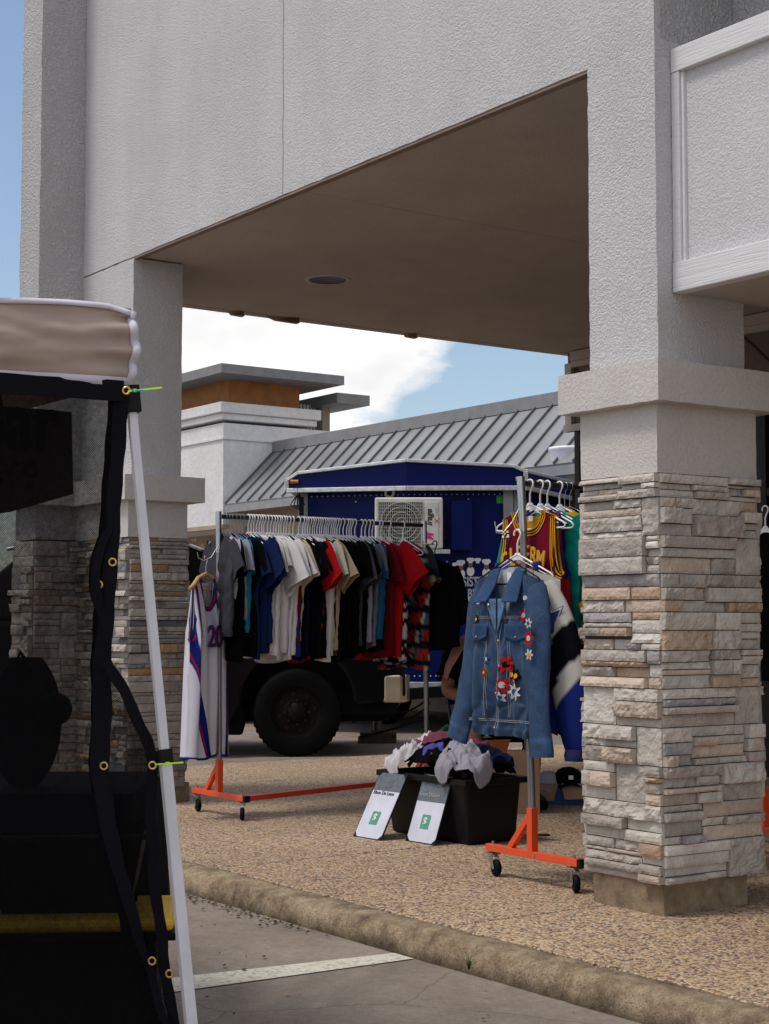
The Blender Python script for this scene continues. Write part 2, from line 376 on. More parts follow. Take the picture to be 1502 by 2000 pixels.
for lx, ly, lab in ((758, 1829, 'pale dry leaf lying against the kerb above the white parking line'), (812, 1868, 'pale leaf at the kerb foot by the end of the white line')):
    p = G(lx, ly, LZ); mb = MB()
    mb.add([p+Vector(v) for v in ((-.02, 0, .006), (-.005, -.012, .014), (.02, -.002, .005), (.004, .012, .018))], [(0, 1, 3), (1, 2, 3)])
    tag(mb.build('fallen_leaf', plain('pale_leaf', (.5, .42, .25), .8), solid=.001), lab, 'leaf', 'leaves fallen along the kerb')

# ------------------------------------------------------------------ stone veneer
def stone_face(mb, o, xd, w, z0, z1, nrm, seed, tone=1.):
    """ledge stone over a vertical face: origin o, horizontal dir xd, outward nrm"""
    R = random.Random(seed); o = Vector(o); xd = Vector(xd); nrm = Vector(nrm)
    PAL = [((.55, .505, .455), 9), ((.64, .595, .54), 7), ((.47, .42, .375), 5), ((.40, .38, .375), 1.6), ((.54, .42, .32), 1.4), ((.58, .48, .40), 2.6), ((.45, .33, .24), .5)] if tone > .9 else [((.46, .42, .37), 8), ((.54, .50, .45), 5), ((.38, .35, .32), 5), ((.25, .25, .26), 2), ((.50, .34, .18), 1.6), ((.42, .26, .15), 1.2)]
    def stone(x0, x1, za, zb):
        g_ = .0019; x0 += g_; x1 -= g_; za += g_; zb -= g_
        if x1-x0 < .012 or zb-za < .008: return
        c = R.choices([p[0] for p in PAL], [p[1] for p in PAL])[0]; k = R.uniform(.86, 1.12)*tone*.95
        c = tuple(v*k for v in c); dep = R.choice([.002, .006, .011, .018, .028, .034])+R.uniform(0, .004)
        rough = R.choice([.002, .004, .008, .013]); tilt = R.uniform(-.012, .012) if rough > .004 else 0
        nx = max(3, int((x1-x0)/.013)); nv = max(3, int((zb-za)/.011)); sd_ = R.uniform(0, 99)
        vs = []; cs = []
        for j in range(nv+1):
            for i in range(nx+1):
                u = i/nx; v = j/nv; X = x0+(x1-x0)*u; Z = za+(zb-za)*v
                q = nz3(X*26, Z*34, sd_)*1.0+abs(nz3(X*60, Z*80, sd_))*.6
                d = dep+rough*q+tilt*(v-.5)
                e = min(min(u, 1-u)*(x1-x0), min(v, 1-v)*(zb-za))
                if e < 1e-6: d -= .003+abs(nz3(X*90, Z*90, sd_))*.004
                vs.append(o+xd*X+Vector((0, 0, Z))+nrm*max(.001, d))
                m_ = 1+.16*nz3(X*15, Z*15, sd_)+.1*nz3(X*60, Z*60, sd_); cs.append(tuple(cc*m_ for cc in c))
        W_ = nx+1; fs = [(j*W_+i, j*W_+i+1, (j+1)*W_+i+1, (j+1)*W_+i) for j in range(nv) for i in range(nx)]
        mb.add(vs, fs, rough < .004 and False, cs)
        # sides
        rim = [i for i in range(W_)]+[j*W_+nx for j in range(1, nv+1)]+[nv*W_+i for i in range(nx-1, -1, -1)]+[j*W_ for j in range(nv-1, 0, -1)]
        rv = [vs[i] for i in rim]; bk = []
        for i in rim:
            p = vs[i]; dd = (p-o).dot(nrm); bk.append(p-nrm*(dd+.002))
        n_ = len(rim); mb.add(rv+bk, [(i, (i+1) % n_, n_+(i+1) % n_, n_+i) for i in range(n_)], False, [tuple(v*.9 for v in c)]*(2*n_))
    z = z0
    while z < z1-.02:
        hgt = min(.152, z1-z)
        if z1-z-hgt < .05: hgt = z1-z
        x = 0
        off = R.uniform(-.006, .010)
        while x < w-.001:
            bw = R.uniform(.16, .46)
            if w-x-bw < .07: bw = w-x
            t = R.random()
            if t < .16 and bw < .24: stone(x, x+bw, z, z+hgt)
            else:
                k = 2 if t < .16 else (3 if t < .62 else (4 if t < .9 else 5)); cuts = [0]+sorted(min(.85, max(.15, (i+1)/k+R.uniform(-.1, .1))) for i in range(k-1))+[1]
                for ca, cb in zip(cuts, cuts[1:]):
                    if R.random() < .45 and bw > .14:
                        m_ = x+bw*R.uniform(.3, .7); stone(x, m_, z+hgt*ca, z+hgt*cb); stone(m_, x+bw, z+hgt*ca, z+hgt*cb)
                    else: stone(x, x+bw, z+hgt*ca, z+hgt*cb)
            x += bw
        z += hgt
def wob_box(mb, x0, x1, y0, y1, z0, z1, amp=.004, step=.05, f=14):
    """box with slightly uneven hand-trowelled faces"""
    def q(p): return Vector(p)+Vector((nz3(p[0]*f, p[1]*f, p[2]*f, 1), nz3(p[0]*f, p[1]*f, p[2]*f, 2), nz3(p[0]*f, p[1]*f, p[2]*f, 3)))*amp
    for ax in range(3):
        lo = [x0, y0, z0]; hi = [x1, y1, z1]; u, v = [k for k in range(3) if k != ax]
        nu = min(60, max(2, int((hi[u]-lo[u])/step)+1)); nv = min(60, max(2, int((hi[v]-lo[v])/step)+1))
        for side in (lo[ax], hi[ax]):
            def fn(a_, b_):
                p = [0, 0, 0]; p[ax] = side; p[u] = lo[u]+(hi[u]-lo[u])*a_; p[v] = lo[v]+(hi[v]-lo[v])*b_; return q(p)
            mb.grid(fn, nu, nv)
# ------------------------------------------------------------------ the storefront building with its breezeway canopy
Y0 = 4.586
B = thing('storefront_building', 'white stucco strip building with deep canopy on two stone clad columns', 'building', (0, 0, 0))
def column(x0, x1, y0, y1, zcap0, zcap1, zst0, zst1, seed, shaft_top, base=None, tone=1.):
    base = base or (x0+.01, x1-.01, y0+.004, y1+.06)
    mb = MB(); wob_box(mb, x0, x1, y0, y1, zcap1-.01, shaft_top, .005); col = mb.build('column', M['stucco'], B)
    mb = MB(); wob_box(mb, x0-.03, x1+.02, y0-.03, y1+.04, zst1+.002, zcap0+.01, .002); mb.build('upper_block', M['stucco_fine'], col)
    mb = MB(); wob_box(mb, x0-.10, x1+.09, y0-.09, y1+.13, zcap0, zcap1, .003); mb.build('cap', M['stucco_fine'], col, bevel=.006)
    mb = MB(); bx = (x0-.03, x1+.015, y0-.015, y1+.035); mb.box(bx[0], bx[1], bx[2], bx[3], zst0+.01, zst1); mb.build('stone_backing', M['grout'], col)
    mb = MB()
    stone_face(mb, (bx[0], bx[2], 0), (1, 0, 0), bx[1]-bx[0]+.006, zst0, zst1, (0, -1, 0), seed, tone)
    stone_face(mb, (bx[1], bx[2]-.006, 0), (0, 1, 0), bx[3]-bx[2]+.012, zst0, zst1, (1, 0, 0), seed+1, tone)
    stone_face(mb, (bx[0], bx[3], 0), (0, -1, 0), bx[3]-bx[2], zst0, zst1, (-1, 0, 0), seed+2)
    stone_face(mb, (bx[1], bx[3], 0), (-1, 0, 0), bx[1]-bx[0], zst0, zst1, (0, 1, 0), seed+3)
    mb.build('stone_veneer', M['stone'], col, fix=False)
    mb = MB(); wob_box(mb, *base, 0, zst0+.02, .006); mb.build('footing', M['footing'], col)
    return col
column(-5.0, -4.601, Y0, 5.09, 2.02, 2.185, .125, 1.74, 11, 3.52, base=(-5.0, -4.60, Y0-.005, 5.06))
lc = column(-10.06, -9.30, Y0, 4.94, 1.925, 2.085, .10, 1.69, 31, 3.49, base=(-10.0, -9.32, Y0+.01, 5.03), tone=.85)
# pilaster left of the left column, proud of the fascia plane
mb = MB(); wob_box(mb, -10.39, -10.062, 4.262, 5.0, 1.7, 7.5, .005)
pil = mb.build('pilaster', M['stucco_coarse'], B)
mb = MB(); stone_face(mb, (-10.40, 4.25, 0), (1, 0, 0), .35, 0, 1.69, (0, -1, 0), 77); stone_face(mb, (-10.05, 4.25, 0), (0, 1, 0), .32, 0, 1.69, (1, 0, 0), 78)
mb.build('stone_veneer', M['stone'], pil, fix=False)
mb = MB(); mb.box(-10.40, -10.05, 4.25, 4.95, 0, 1.69); mb.build('stone_backing', M['grout'], pil)
mb = MB(); mb.box(-10.5, -9.98, 4.17, 4.5, 1.925, 2.08); mb.build('cap', M['stucco_fine'], pil, bevel=.006)
# fascia panels with the vertical joint
FT = 7.5
mb = MB(); wob_box(mb, -4.9, -4.602, Y0+.02, 5.09, 3.45, 7.0, .005); mb.build('upper_column', M['stucco_coarse'], B)
for xa, xb in ((-10.06, -7.479), (-7.471, -4.601)):
    mb = MB(); wob_box(mb, xa, xb, Y0, Y0+.035, 3.5, FT, .004, .09); mb.build('fascia', M['stucco'], B)
mb = MB(); mb.box(-7.5, -7.45, Y0+.012, Y0+.06, 3.51, FT-.01); mb.build('joint_strip', M['soffit'], B)
mb = MB(); mb.box(-10.05, -5.005, Y0+.004, Y0+.03, 3.485, 3.50); mb.build('drip_edge', M['lip'], B)
mb = MB(); mb.box(-10.04, -5.01, Y0+.04, Y0+.06, 3.492, 3.52); mb.build('drip_edge', M['lip'], B)
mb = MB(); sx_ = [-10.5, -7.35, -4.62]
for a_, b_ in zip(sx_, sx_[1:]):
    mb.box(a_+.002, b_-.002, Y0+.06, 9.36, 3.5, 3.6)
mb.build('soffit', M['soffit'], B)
mb = MB(); mb.box(-10.6, -10.5, 5.0, 9.5, 3.497, 4.6); mb.build('canopy_edge', M['soffit'], B)
for px, py, w in ((545, 617, .28), (795, 650, .08), (455, 606, .1)):
    p = PX(px, py, -10.55); mb = MB()
    mb.prism([(-10.55, p.y-w/2, 3.50), (-10.53, p.y+w/2, 3.50), (-10.5, p.y+w*.45, 3.455), (-10.57, p.y-w*.1, 3.475)], (.05, .0, .002)); mb.build('torn_soffit_scrap', M['lip'], B)
# recessed light
lp = G(640, 546, 3.5)
mb = MB(); mb.lathe([(.13, 3.494), (.155, 3.494), (.16, 3.50), (.155, 3.503)], (lp.x, lp.y, 0), 32)
rl = mb.build('recessed_light', M['stucco_fine'], B)
mb = MB(); mb.lathe([(.131, 3.496), (.12, 3.4985), (.0, 3.4985)], (lp.x, lp.y, 0), 32); mb.build('lens', plain('dim_lens', (.12, .10, .09), .4), rl)
# wall bodies above and behind the canopy
mb = MB(); mb.box(-10.6, 2.0, 9.38, 9.7, 3.5, 4.6); mb.box(-10.6, 2.0, 5.0, 9.7, 4.6, 4.7); mb.build('roof', M['slab_grey'], B)
# back wall: header with diagonal siding, storefront below
wx = PY(1112, 600, 9.36).x; wl = PY(1127, 880, 9.36).x
mb = MB(); mb.box(-10.5, 2.0, 9.37, 9.55, 2.85, 3.498); mb.build('header_wall', M['siding'], B)
mb = MB()
for i in range(40):
    x = -10.4+i*.32
    mb.bar((x, 9.366, 3.36), (x+.55, 9.366, 2.87), .012, .006, up=(0, 1, 0))
mb.build('siding_groove', M['bronze'], B)
mb = MB(); mb.box(-10.5, -10.42, 9.33, 9.37, 2.86, 3.40); mb.box(-10.42, 2, 9.33, 9.368, 3.36, 3.41); mb.box(-10.5, 2, 9.31, 9.366, 2.80, 2.86); mb.box(-10.4, 2, 9.3, 9.34, 3.41, 3.49)
mb.build('header_trim', M['soffit'], B)
mb = MB(); mb.box(wl, 2.0, 9.37, 9.6, -.0, 2.80); mb.build('storefront_glass', M['glassdark'], B)
mb = MB()
for x in (wl, -8.3, -6.9, -5.5, -4.1, -2.7): mb.box(x, x+.06, 9.33, 9.369, 0, 2.8)
mb.box(wl, 2, 9.335, 9.368, 0.0, .12); mb.box(wl, 2, 9.335, 9.368, 2.1, 2.16); mb.build('storefront_frame', M['bronze'], B)
# the framed panel to the right of the right column
YP = 4.672
mb = MB(); mb.box(-4.598, 2, YP+.03, YP+.2, 2.50, 3.47); o = mb.build('sign_band', stucco('panel_stucco', (.63, .635, .65), 95, .45, .008), B)
mb = MB(); mb.box(-4.598, 2, YP, YP+.06, 3.385, 3.485); mb.box(-4.598, 2, YP-.002, YP+.06, 2.478, 2.60); mb.build('trim_board', M['trimwood'], B, bevel=.004)
mb = MB(); mb.box(-4.598, -4.555, YP+.003, YP+.06, 2.60, 3.385); mb.box(-4.555, -4.54, YP+.015, YP+.06, 2.60, 3.385); mb.build('trim_board', M['trimwood'], B, bevel=.003)
mb = MB(); mb.box(-4.597, 2, YP+.06, 5.3, 2.482, 2.50); mb.build('soffit_board', M['soffit'], B)
mb = MB(); mb.box(-4.6, 2, 5.05, 5.25, 3.42, 5.0); mb.build('upper_wall', M['stucco_coarse'], B)
mb = MB(); mb.box(-4.601, 2, Y0+.02, 5.3, 4.35, 4.5); mb.build('sky_block_slab', M['stucco_coarse'], B)  # unseen slab, added overhead to keep sky light off the upper wall
mb = MB(); mb.box(-4.58, 2, 6.9, 7.0, 2.0, 3.2); mb.build('inner_wall', M['siding'], B)
mb = MB()
for i in range(22):
    x = -4.5+i*.3; mb.bar((x, 6.895, 3.2), (x+.9, 6.895, 2.1), .010, .006, up=(0, 1, 0))
mb.build('siding_groove', M['bronze'], B)
# weeds at the footing
def weed(px, py, label, n=9, h=.13, seed=1):
    R = random.Random(seed); p = G(px, py); mb = MB()
    for i in range(n):
        a_ = R.uniform(0, 2*pi); l_ = h*R.uniform(.5, 1.1); le = R.uniform(.15, .9); d = Vector((cos(a_), sin(a_), 0)); w = .004
        side = Vector((-sin(a_), cos(a_), 0)); pts = []
        for k in range(6):
            t = k/5; c = p+d*(le*l_*t**1.5)+Vector((0, 0, l_*(t-.35*le*t*t))); ww = w*(1-t)+.0004
            pts += [c-side*ww, c+side*ww]
        mb.add(pts, [(2*k, 2*k+1, 2*k+3, 2*k+2) for k in range(5)], True)
    return tag(mb.build('weed_tuft', M['leaf'], fix=False), label, 'weed', 'weeds at the column footing')
weed(1342, 1776, 'green grass weed with long blades growing against the right column footing', 12, .15, 3)
weed(1395, 1768, 'tiny low weed at the right column footing, right of the taller one', 6, .06, 5)
weed(916, 1893, 'small yellowish weed growing in the kerb gutter', 14, .05, 8)

# ------------------------------------------------------------------ far building across the lot
FB = thing('shop_building', 'distant white building with brown banded tower and grey standing seam metal roof', 'building', (0, 0, 0))
X1, Yc = -23.519, 13.287
mb = MB(); mb.box(-31, X1, Yc, 19, 2.78, 4.50); mb.build('tower_wall', M['far_white'], FB)
mb = MB(); mb.box(-31, X1-.25, Yc+1.4, 19, LZ, 2.78); mb.build('lower_wall', M['far_tan'], FB)
mb = MB(); mb.box(-31, X1+.02, Yc-.02, Yc+.12, 2.72, 2.79); mb.build('arcade_edge', M['far_tan'], FB)
mb = MB(); mb.box(-25.1, X1+.03, Yc-.03, 15.06, 4.22, 4.25); mb.build('string_course', M['far_white'], FB)
mb = MB(); mb.box(-31, X1+.05, Yc-.06, 15.12, 4.55, 4.66); mb.box(-31, X1+.10, Yc-.11, 15.18, 4.66, 4.84); mb.build('cornice', M['far_white'], FB, bevel=.015)
mb = MB(); mb.box(-31, X1-.18, Yc+.2, 14.9, 4.84, 5.27); mb.build('brown_band', M['far_brown'], FB)
mb = MB(); mb.box(-31, X1+.45, Yc-.30, 15.42, 5.265, 5.42); mb.build('flat_roof', M['slab_grey'], FB)
mb = MB(); mb.box(X1-2.4, X1-.75, 14.95, 15.6, 3.5, 5.05); mb.build('rooftop_screen', plain('corrugated_white', (.55, .58, .56), .6), FB)
mb = MB()
for i in range(10): mb.box(X1-.75, X1-.73, 14.97+i*.07, 14.99+i*.07, 3.6, 5.05)
mb.build('screen_rib', M['slab_grey'], FB)
mb = MB(); mb.box(X1-1.6, X1+.1, 15.5, 16.2, 5.0, 5.18); mb.build('small_roof', M['slab_grey'], FB)
mb = MB(); mb.box(X1-.75, X1-.55, 15.62, 15.78, 3.5, 5.0); mb.build('roof_post', M['far_tan'], FB)
# mansard
ez, eY, rz_, rY = 3.13, 13.32, 4.10, 14.30
mb = MB(); mb.prism([(X1, eY, ez), (X1, rY, rz_), (X1, rY+.02, rz_-.05), (X1, eY+.02, ez-.05)], (18, 0, 0)); mf = mb.build('metal_roof', M['metalroof'], FB)
mb = MB()
for i in range(50):
    x = X1+.03+i*.36; mb.prism([(x, eY-.002, ez), (x, rY, rz_), (x, rY-.022, rz_+.022), (x, eY-.022, ez+.022)], (.022, 0, 0))
mb.build('standing_seam', M['seam'], mf)
mb = MB(); mb.box(X1, X1+18, rY-.06, rY+.3, 4.06, 4.24); mb.build('ridge_cap', plain('ridge_grey', (.22, .22, .23), .6), FB)
mb = MB(); mb.box(X1, X1+18, eY-.01, eY+.05, 2.98, 3.10); mb.build('eave_board', plain('eave_grey', (.26, .27, .28), .7), FB)
mb = MB(); mb.box(X1-.2, X1+18, eY+.5, 19, LZ, 3.05); mb.build('wall', M['far_tan'], FB)
mb = MB(); mb.box(X1, X1+18, eY+.05, eY+1.5, 3.0, 3.03); mb.build('eave_soffit', M['far_tan'], FB)
mb = MB()
for i in range(6): mb.box(X1+1+i*2.6, X1+2.8+i*2.6, eY+.47, eY+.495, .2, 2.4)
mb.build('window', M['glassdark'], FB)
mb = MB(); mb.cyl((X1+.1, 14.2, 5.42), (X1+.1, 14.2, 5.47), .03); mb.build('roof_vent', M['black'], FB)

def bush(name, c, r, h, label, n, seed, mat):
    R = random.Random(seed); t = thing(name, label, 'bush', c)
    mb = MB()
    for i in range(n):
        th_, ph = R.uniform(0, 2*pi), R.uniform(0, 1); rr = R.uniform(.35, 1)**.5
        p = Vector((r*rr*cos(th_)*sqrt(1-ph*ph*.8), r*rr*sin(th_)*sqrt(1-ph*ph*.8), .1+h*ph*R.uniform(.7, 1.05)))
        s_ = R.uniform(.02, .05); ax = Vector((R.gauss(0, 1), R.gauss(0, 1), R.gauss(0, 1))).normalized(); b_ = ax.orthogonal().normalized()
        mb.add([p-b_*s_, p+ax.cross(b_)*s_*.5, p+b_*s_, p-ax.cross(b_)*s_*.5], [(0, 1, 2, 3)])
    mb.build('foliage', mat, t, fix=False)
    mb = MB()
    for i in range(6):
        a_ = i*1.05; mb.tube([(0, 0, 0), (r*.3*cos(a_), r*.3*sin(a_), h*.4), (r*.5*cos(a_), r*.5*sin(a_), h*.8)], [.02, .012, .004], 5)
    mb.build('stem', M['wood'], t)
p = D(385, 1100, 24.5); bush('shrub', (p.x, p.y, LZ), .9, 2.45, 'yellow green shrub growing in front of the distant white tower', 2600, 4, M['drygrass'])
# green trashcan-like roof item and white van behind the rack
p = D(520, 1000, 21.0)
vn = thing('parked_van', 'white van parked far behind the hangers of the long rack', 'van', (p.x, p.y, LZ), FR)
mb = MB()
vp = [(-1.6, .35), (-1.6, 1.1), (-1.35, 1.25), (-.85, 1.78), (-.6, 1.86), (2.0, 1.98), (2.25, 1.85), (2.3, .4), (1.9, .32), (-1.2, .3)]
mb.prism([(x, -.95, z) for x, z in vp], (0, 1.9, 0)); mb.build('body', M['white_plastic'], vn, bevel=.08, seg=3)
mb = MB(); mb.prism([(-1.15, -.955, 1.22), (-.72, -.955, 1.7), (-.1, -.955, 1.75), (-.1, -.955, 1.22)], (0, 1.91, 0)); mb.build('window', M['glassdark'], vn)
mb = MB(); mb.box(.1, .8, -.96, -.952, 1.3, 1.75); mb.build('purple_lettering', plain('purple_panel', (.12, .08, .35), .5), vn)
mb = MB(); mb.box(.85, 1.6, -.96, -.952, 1.35, 1.7); mb.build('orange_lettering', plain('orange_panel', (.7, .35, .03), .5), vn)
for wx_ in (-1.05, 1.55):
    for yy in (-.93, .73):
        mb = MB(); Mx = Matrix.Rotation(pi/2, 3, 'X')
        mb.lathe([(.12, 0), (.30, 0), (.33, -.03), (.33, -.17), (.30, -.2), (.12, -.2)], (wx_, yy, .33), 20, Mx); w = mb.build('wheel', M['rubber'], vn)
        mb = MB(); mb.lathe([(.0, -.0), (.19, -.01), (.2, .01)], (wx_, yy-.005 if yy < 0 else yy+.205, .33), 16, Mx); mb.build('rim', M['chrome'], w)

# ------------------------------------------------------------------ pickup truck
tp = D(580, 1478, 15.0)
T = thing('pickup_truck', 'black pickup truck parked beyond the long clothes rack with tail towards the trailer', 'truck', (tp.x, tp.y, LZ), FR+radians(4))
wr, hy = .415, .0
def arch(cx, r, z0, n=10): return [(cx+r*cos(a_), z0+r*sin(a_)) for a_ in [pi*(k/n) for k in range(n+1)]]
side = [(-4.75, .55), (-4.8, .95), (-4.65, 1.12), (-3.35, 1.25), (-.95, 1.30), (1.0, 1.28), (1.02, .55)]
low = [(.75, .50)]+[(x, z) for x, z in arch(0, .53, .48)]+[(-.62, .32), (-3.0, .32)]+[(x, z) for x, z in arch(-3.65, .53, .48)]+[(-4.3, .42)]
mb = MB(); mb.prism([(x, 0.0, z) for x, z in side+low], (0, 1.95, 0)); mb.build('body', M['truckpaint'], T, bevel=.035, seg=3)
mb = MB(); cab = [(-3.35, 1.22), (-2.55, 1.92), (-2.25, 2.0), (-1.05, 2.0), (-.85, 1.93), (-.60, 1.28)]
mb.prism([(x, .08, z) for x, z in cab], (0, 1.79, 0)); cb = mb.build('cab', M['truckpaint'], T, bevel=.06, seg=3)
mb = MB()
mb.prism([(-2.98, .072, 1.32), (-2.42, .072, 1.78), (-2.0, .072, 1.82), (-2.0, .072, 1.32)], (0, .01, 0)); mb.prism([(-1.93, .072, 1.32), (-1.93, .072, 1.85), (-1.10, .072, 1.85), (-.85, .072, 1.4), (-.85, .072, 1.32)], (0, .01, 0))
mb.build('window', M['glassdark'], cb)
mb = MB(); mb.tube([(-2.7, .07, 1.93), (-2.3, .06, 2.025), (-1.15, .06, 2.025), (-.9, .06, 1.93)], .018, 8); mb.build('roof_rail', M['chrome'], cb)
mb = MB(); mb.bar((-3.0, -.06, .36), (-.65, -.06, .36), .12, .05); mb.build('side_step', M['black_plastic'], T, bevel=.015)
for q in ((-.6, .75, .32, 1.65, .5, 1.05), (-4.3, -3.0, .32, 1.65, .5, 1.0)): mb = MB(); mb.box(*q); mb.build('wheel_well', M['black'], T)
mb = MB(); mb.box(-.75, -.5, .1, 1.8, .20, .5); mb.box(.3, .95, .15, 1.8, .38, .6); mb.box(-.6, .9, .5, 1.4, .3, .5); mb.build('underbody', M['black'], T, bevel=.03)
mb = MB(); bp = [(.80, .0), (.96, -.02), (1.03, .04), (1.07, .2), (1.07, 1.75), (1.03, 1.89), (.98, 1.97), (.94, 1.9), (1.02, 1.7), (1.02, .25), (.94, .07), (.8, .05)]
mb.prism([(x, y, .50) for x, y in bp], (0, 0, .26)); mb.build('rear_bumper', plain('warm_chrome', (.62, .56, .42), .28, 1), T, bevel=.03, seg=3)
mb = MB(); mb.box(1.005, 1.03, .1, 1.85, .8, 1.25); mb.build('tailgate', M['truckpaint'], T, bevel=.02)
mb = MB(); mb.box(.94, 1.03, .01, .15, .85, 1.2); mb.build('tail_light', plain('dark_red_lens', (.15, .01, .01), .2), T, bevel=.02)
LUG = plain('tan_steel', (.022, .017, .012), .6, .2)
def wheel(cx, y, flip):
    Mx = Matrix.Rotation(pi/2, 3, 'X'); mb = MB()
    prof = [(.24, .0), (.30, .012), (.37, .012), (.405, -.01), (.415, -.04), (.415, -.20), (.405, -.23), (.37, -.25), (.24, -.25)]
    mb.lathe(prof, (cx, y, wr), 40, Mx)
    for k in range(44):
        a_ = 2*pi*k/44
        for s_ in (.02, .09, .16): mb.bar((cx+.414*cos(a_), y+s_, wr+.414*sin(a_)), (cx+.414*cos(a_+.05), y+s_+.05, wr+.414*sin(a_+.05)), .014, .012)
    w = mb.build('wheel', M['rubber'], T)
    mb = MB(); mb.lathe([(.245, -.0), (.235, -.03), (.2, -.06), (.1, -.05), (.085, -.01), (.0, -.005)], (cx, y, wr), 28, Mx)
    r = mb.build('rim', plain('dark_steel_rim', (.012, .010, .009), .5, .3), w)
    for k in range(8):
        mb = MB(); a_ = 2*pi*k/8; c = (cx+.085*cos(a_)*1.3, y+.045-.0, wr+.085*sin(a_)*1.3); mb.cyl((c[0], y+.06, c[2]), (c[0], y-.005, c[2]), .012, n=8)
        c2 = (cx+.17*cos(a_+.2), wr+.17*sin(a_+.2)); mb.cyl((c2[0], y+.07, c2[1]), (c2[0], y+.045, c2[1]), .022, n=8)
        mb.build('lug_nut', LUG, w)
for cx in (0, -3.65): wheel(cx, .03, 1)
for cx in (0, -3.65): wheel(cx, 1.66, 1)

# ------------------------------------------------------------------ food trailer
fp = D(794, 1000, 18.15)
F = thing('food_trailer', 'blue food trailer with white roof trim and an air conditioner on its nose', 'trailer', (fp.x, fp.y, LZ), FR)
def foot(s=0, ins=0):   # plan outline, local x right, y away
    return [(-1.37+ins, .35+ins), (0, 0+ins), (1.34-ins, -.04+ins), (2.02-ins, 1.45), (2.35-ins, 6.0-ins), (-.95+ins, 6.3-ins)]
z = lambda y: y+.10   # heights measured from the pavement
low_ = foot(ins=.13)
mb = MB(); mb.prism([(x, y, z(.45)) for x, y in low_], (0, 0, 2.2)); body = mb.build('body', M['blue'], F, bevel=.01)
hi = foot()
zt = [2.80, 2.985, 2.90, 2.77, 2.77, 2.80]
# visor: panel with hipped top
mb = MB(); P_ = [(-1.37, .35, 2.78), (-1.24, .31, 2.86), (0, 0, 2.975), (1.20, -.03, 2.91), (1.34, -.04, 2.85), (2.02, 1.45, 2.85), (2.35, 6, 2.85), (-.95, 6.3, 2.85)]
vb = [(x, y, z(2.66)) for x, y, q in P_]; vt = [(x, y, z(q)) for x, y, q in P_]; n_ = len(P_)
mb.add(vb+vt, [tuple(range(n_-1, -1, -1)), tuple(range(n_, 2*n_))]+[(i, (i+1) % n_, n_+(i+1) % n_, n_+i) for i in range(n_)])
mb.build('visor', M['blue'], F)
mb = MB()
for i in range(6): mb.bar(Vector(vt[i]), Vector(vt[i+1]), .05, .04)
for i in (0, 1, 2, 3, 4, 5): mb.bar(Vector(vb[i])+Vector((0, -.012, .0)), Vector(vb[i+1])+Vector((0, -.012, 0)), .03, .055)
mb.bar(Vector(vt[0]), Vector(vb[0]), .05, .05); mb.bar(Vector(vt[4]), Vector(vb[4]), .05, .05)
mb.build('roof_trim', M['alu'], F, bevel=.008)
def onf(px, py, off=0.):   # point on nose plane of the trailer in local coordinates from its place in the picture
    r = ray(px, py); ox = (Vector((0, 0, H))-Vector((fp.x, fp.y, LZ)))
    c, s_ = cos(-FR), sin(-FR); rot = lambda v: Vector((v.x*c-v.y*s_, v.x*s_+v.y*c, v.z)); o_, d_ = rot(ox), rot(r)
    # plane through (x, y) of right half or left half of the inset nose
    a_, b_ = ((low_[1], low_[2]) if px >= 794 else (low_[0], low_[1]))
    n = Vector((b_[1]-a_[1], -(b_[0]-a_[0]), 0)).normalized(); n = n if n.y < 0 else -n
    P0 = Vector((a_[0], a_[1], 0))+n*off; t = (P0-o_).dot(n)/d_.dot(n); return o_+d_*t
a_, b_, c_ = low_[0], low_[1], low_[2]
mb = MB(); mb.bar((a_[0]+.05, a_[1]-.01, z(.42)), (a_[0]+.05, a_[1]-.01, z(2.64)), .11, .04, up=(0, 1, 0)); mb.build('corner_post', M['alup'], F); mb = MB()
mb.bar((c_[0]-.06, c_[1]-.02, z(.42)), (c_[0]-.06, c_[1]-.02, z(2.64)), .11, .04, up=(0, 1, 0))
mb.bar((c_[0]+.03, c_[1]+.03, z(.42)), (c_[0]+.03, c_[1]+.03, z(2.64)), .05, .06, up=(0, 1, 0))
mb.build('corner_post', M['alup'], F)
mb = MB()
for zz, hh in ((1.40, .05), (.45, .07)):
    for p_, q_ in ((a_, b_), (b_, c_), (c_, low_[3]), (low_[3], low_[4])): mb.bar((p_[0], p_[1]-.012, z(zz)), (q_[0], q_[1]-.012, z(zz)), .03, hh)
mb.build('side_rail', M['alu'], F, bevel=.006)
mb = MB()
for i in range(20):
    t = (i+.5)/20
    for p_, q_ in ((a_, b_), (b_, c_)):
        for zz in (2.60, .55):
            c = Vector((p_[0]+(q_[0]-p_[0])*t, p_[1]+(q_[1]-p_[1])*t, z(zz))); mb.lathe([(.0, -.004), (.007, -.002), (.008, .0)], c, 8, Matrix.Rotation(-pi/2, 3, 'X'))
for px, py in ((695, 980), (635, 1013), (915, 975), (873, 1097), (1008, 1102), (697, 1060), (860, 1100)):
    c = onf(px, py, .003); mb.lathe([(.0, -.006), (.010, -.003), (.011, .0)], c, 8, Matrix.Rotation(-pi/2, 3, 'X'))
mb.build('rivet', M['alu'], F)
for px in (580, 1022, 1050):
    c = D(px, 932, 18.3 if px < 700 else 18.0); v = c-Vector((fp.x, fp.y, LZ)); x_, y_ = v.dot(RV), v.dot(F0)
    y_ = {580: .28, 1022: -.06, 1050: .3}[px]; x_ = {580: -1.28, 1022: 1.27, 1050: 1.53}[px]
    mb = MB(); mb.tube([(x_-.045, y_, z(2.76)), (x_+.045, y_, z(2.76))], .022, 10); mb.build('marker_light', M['amber'], F)
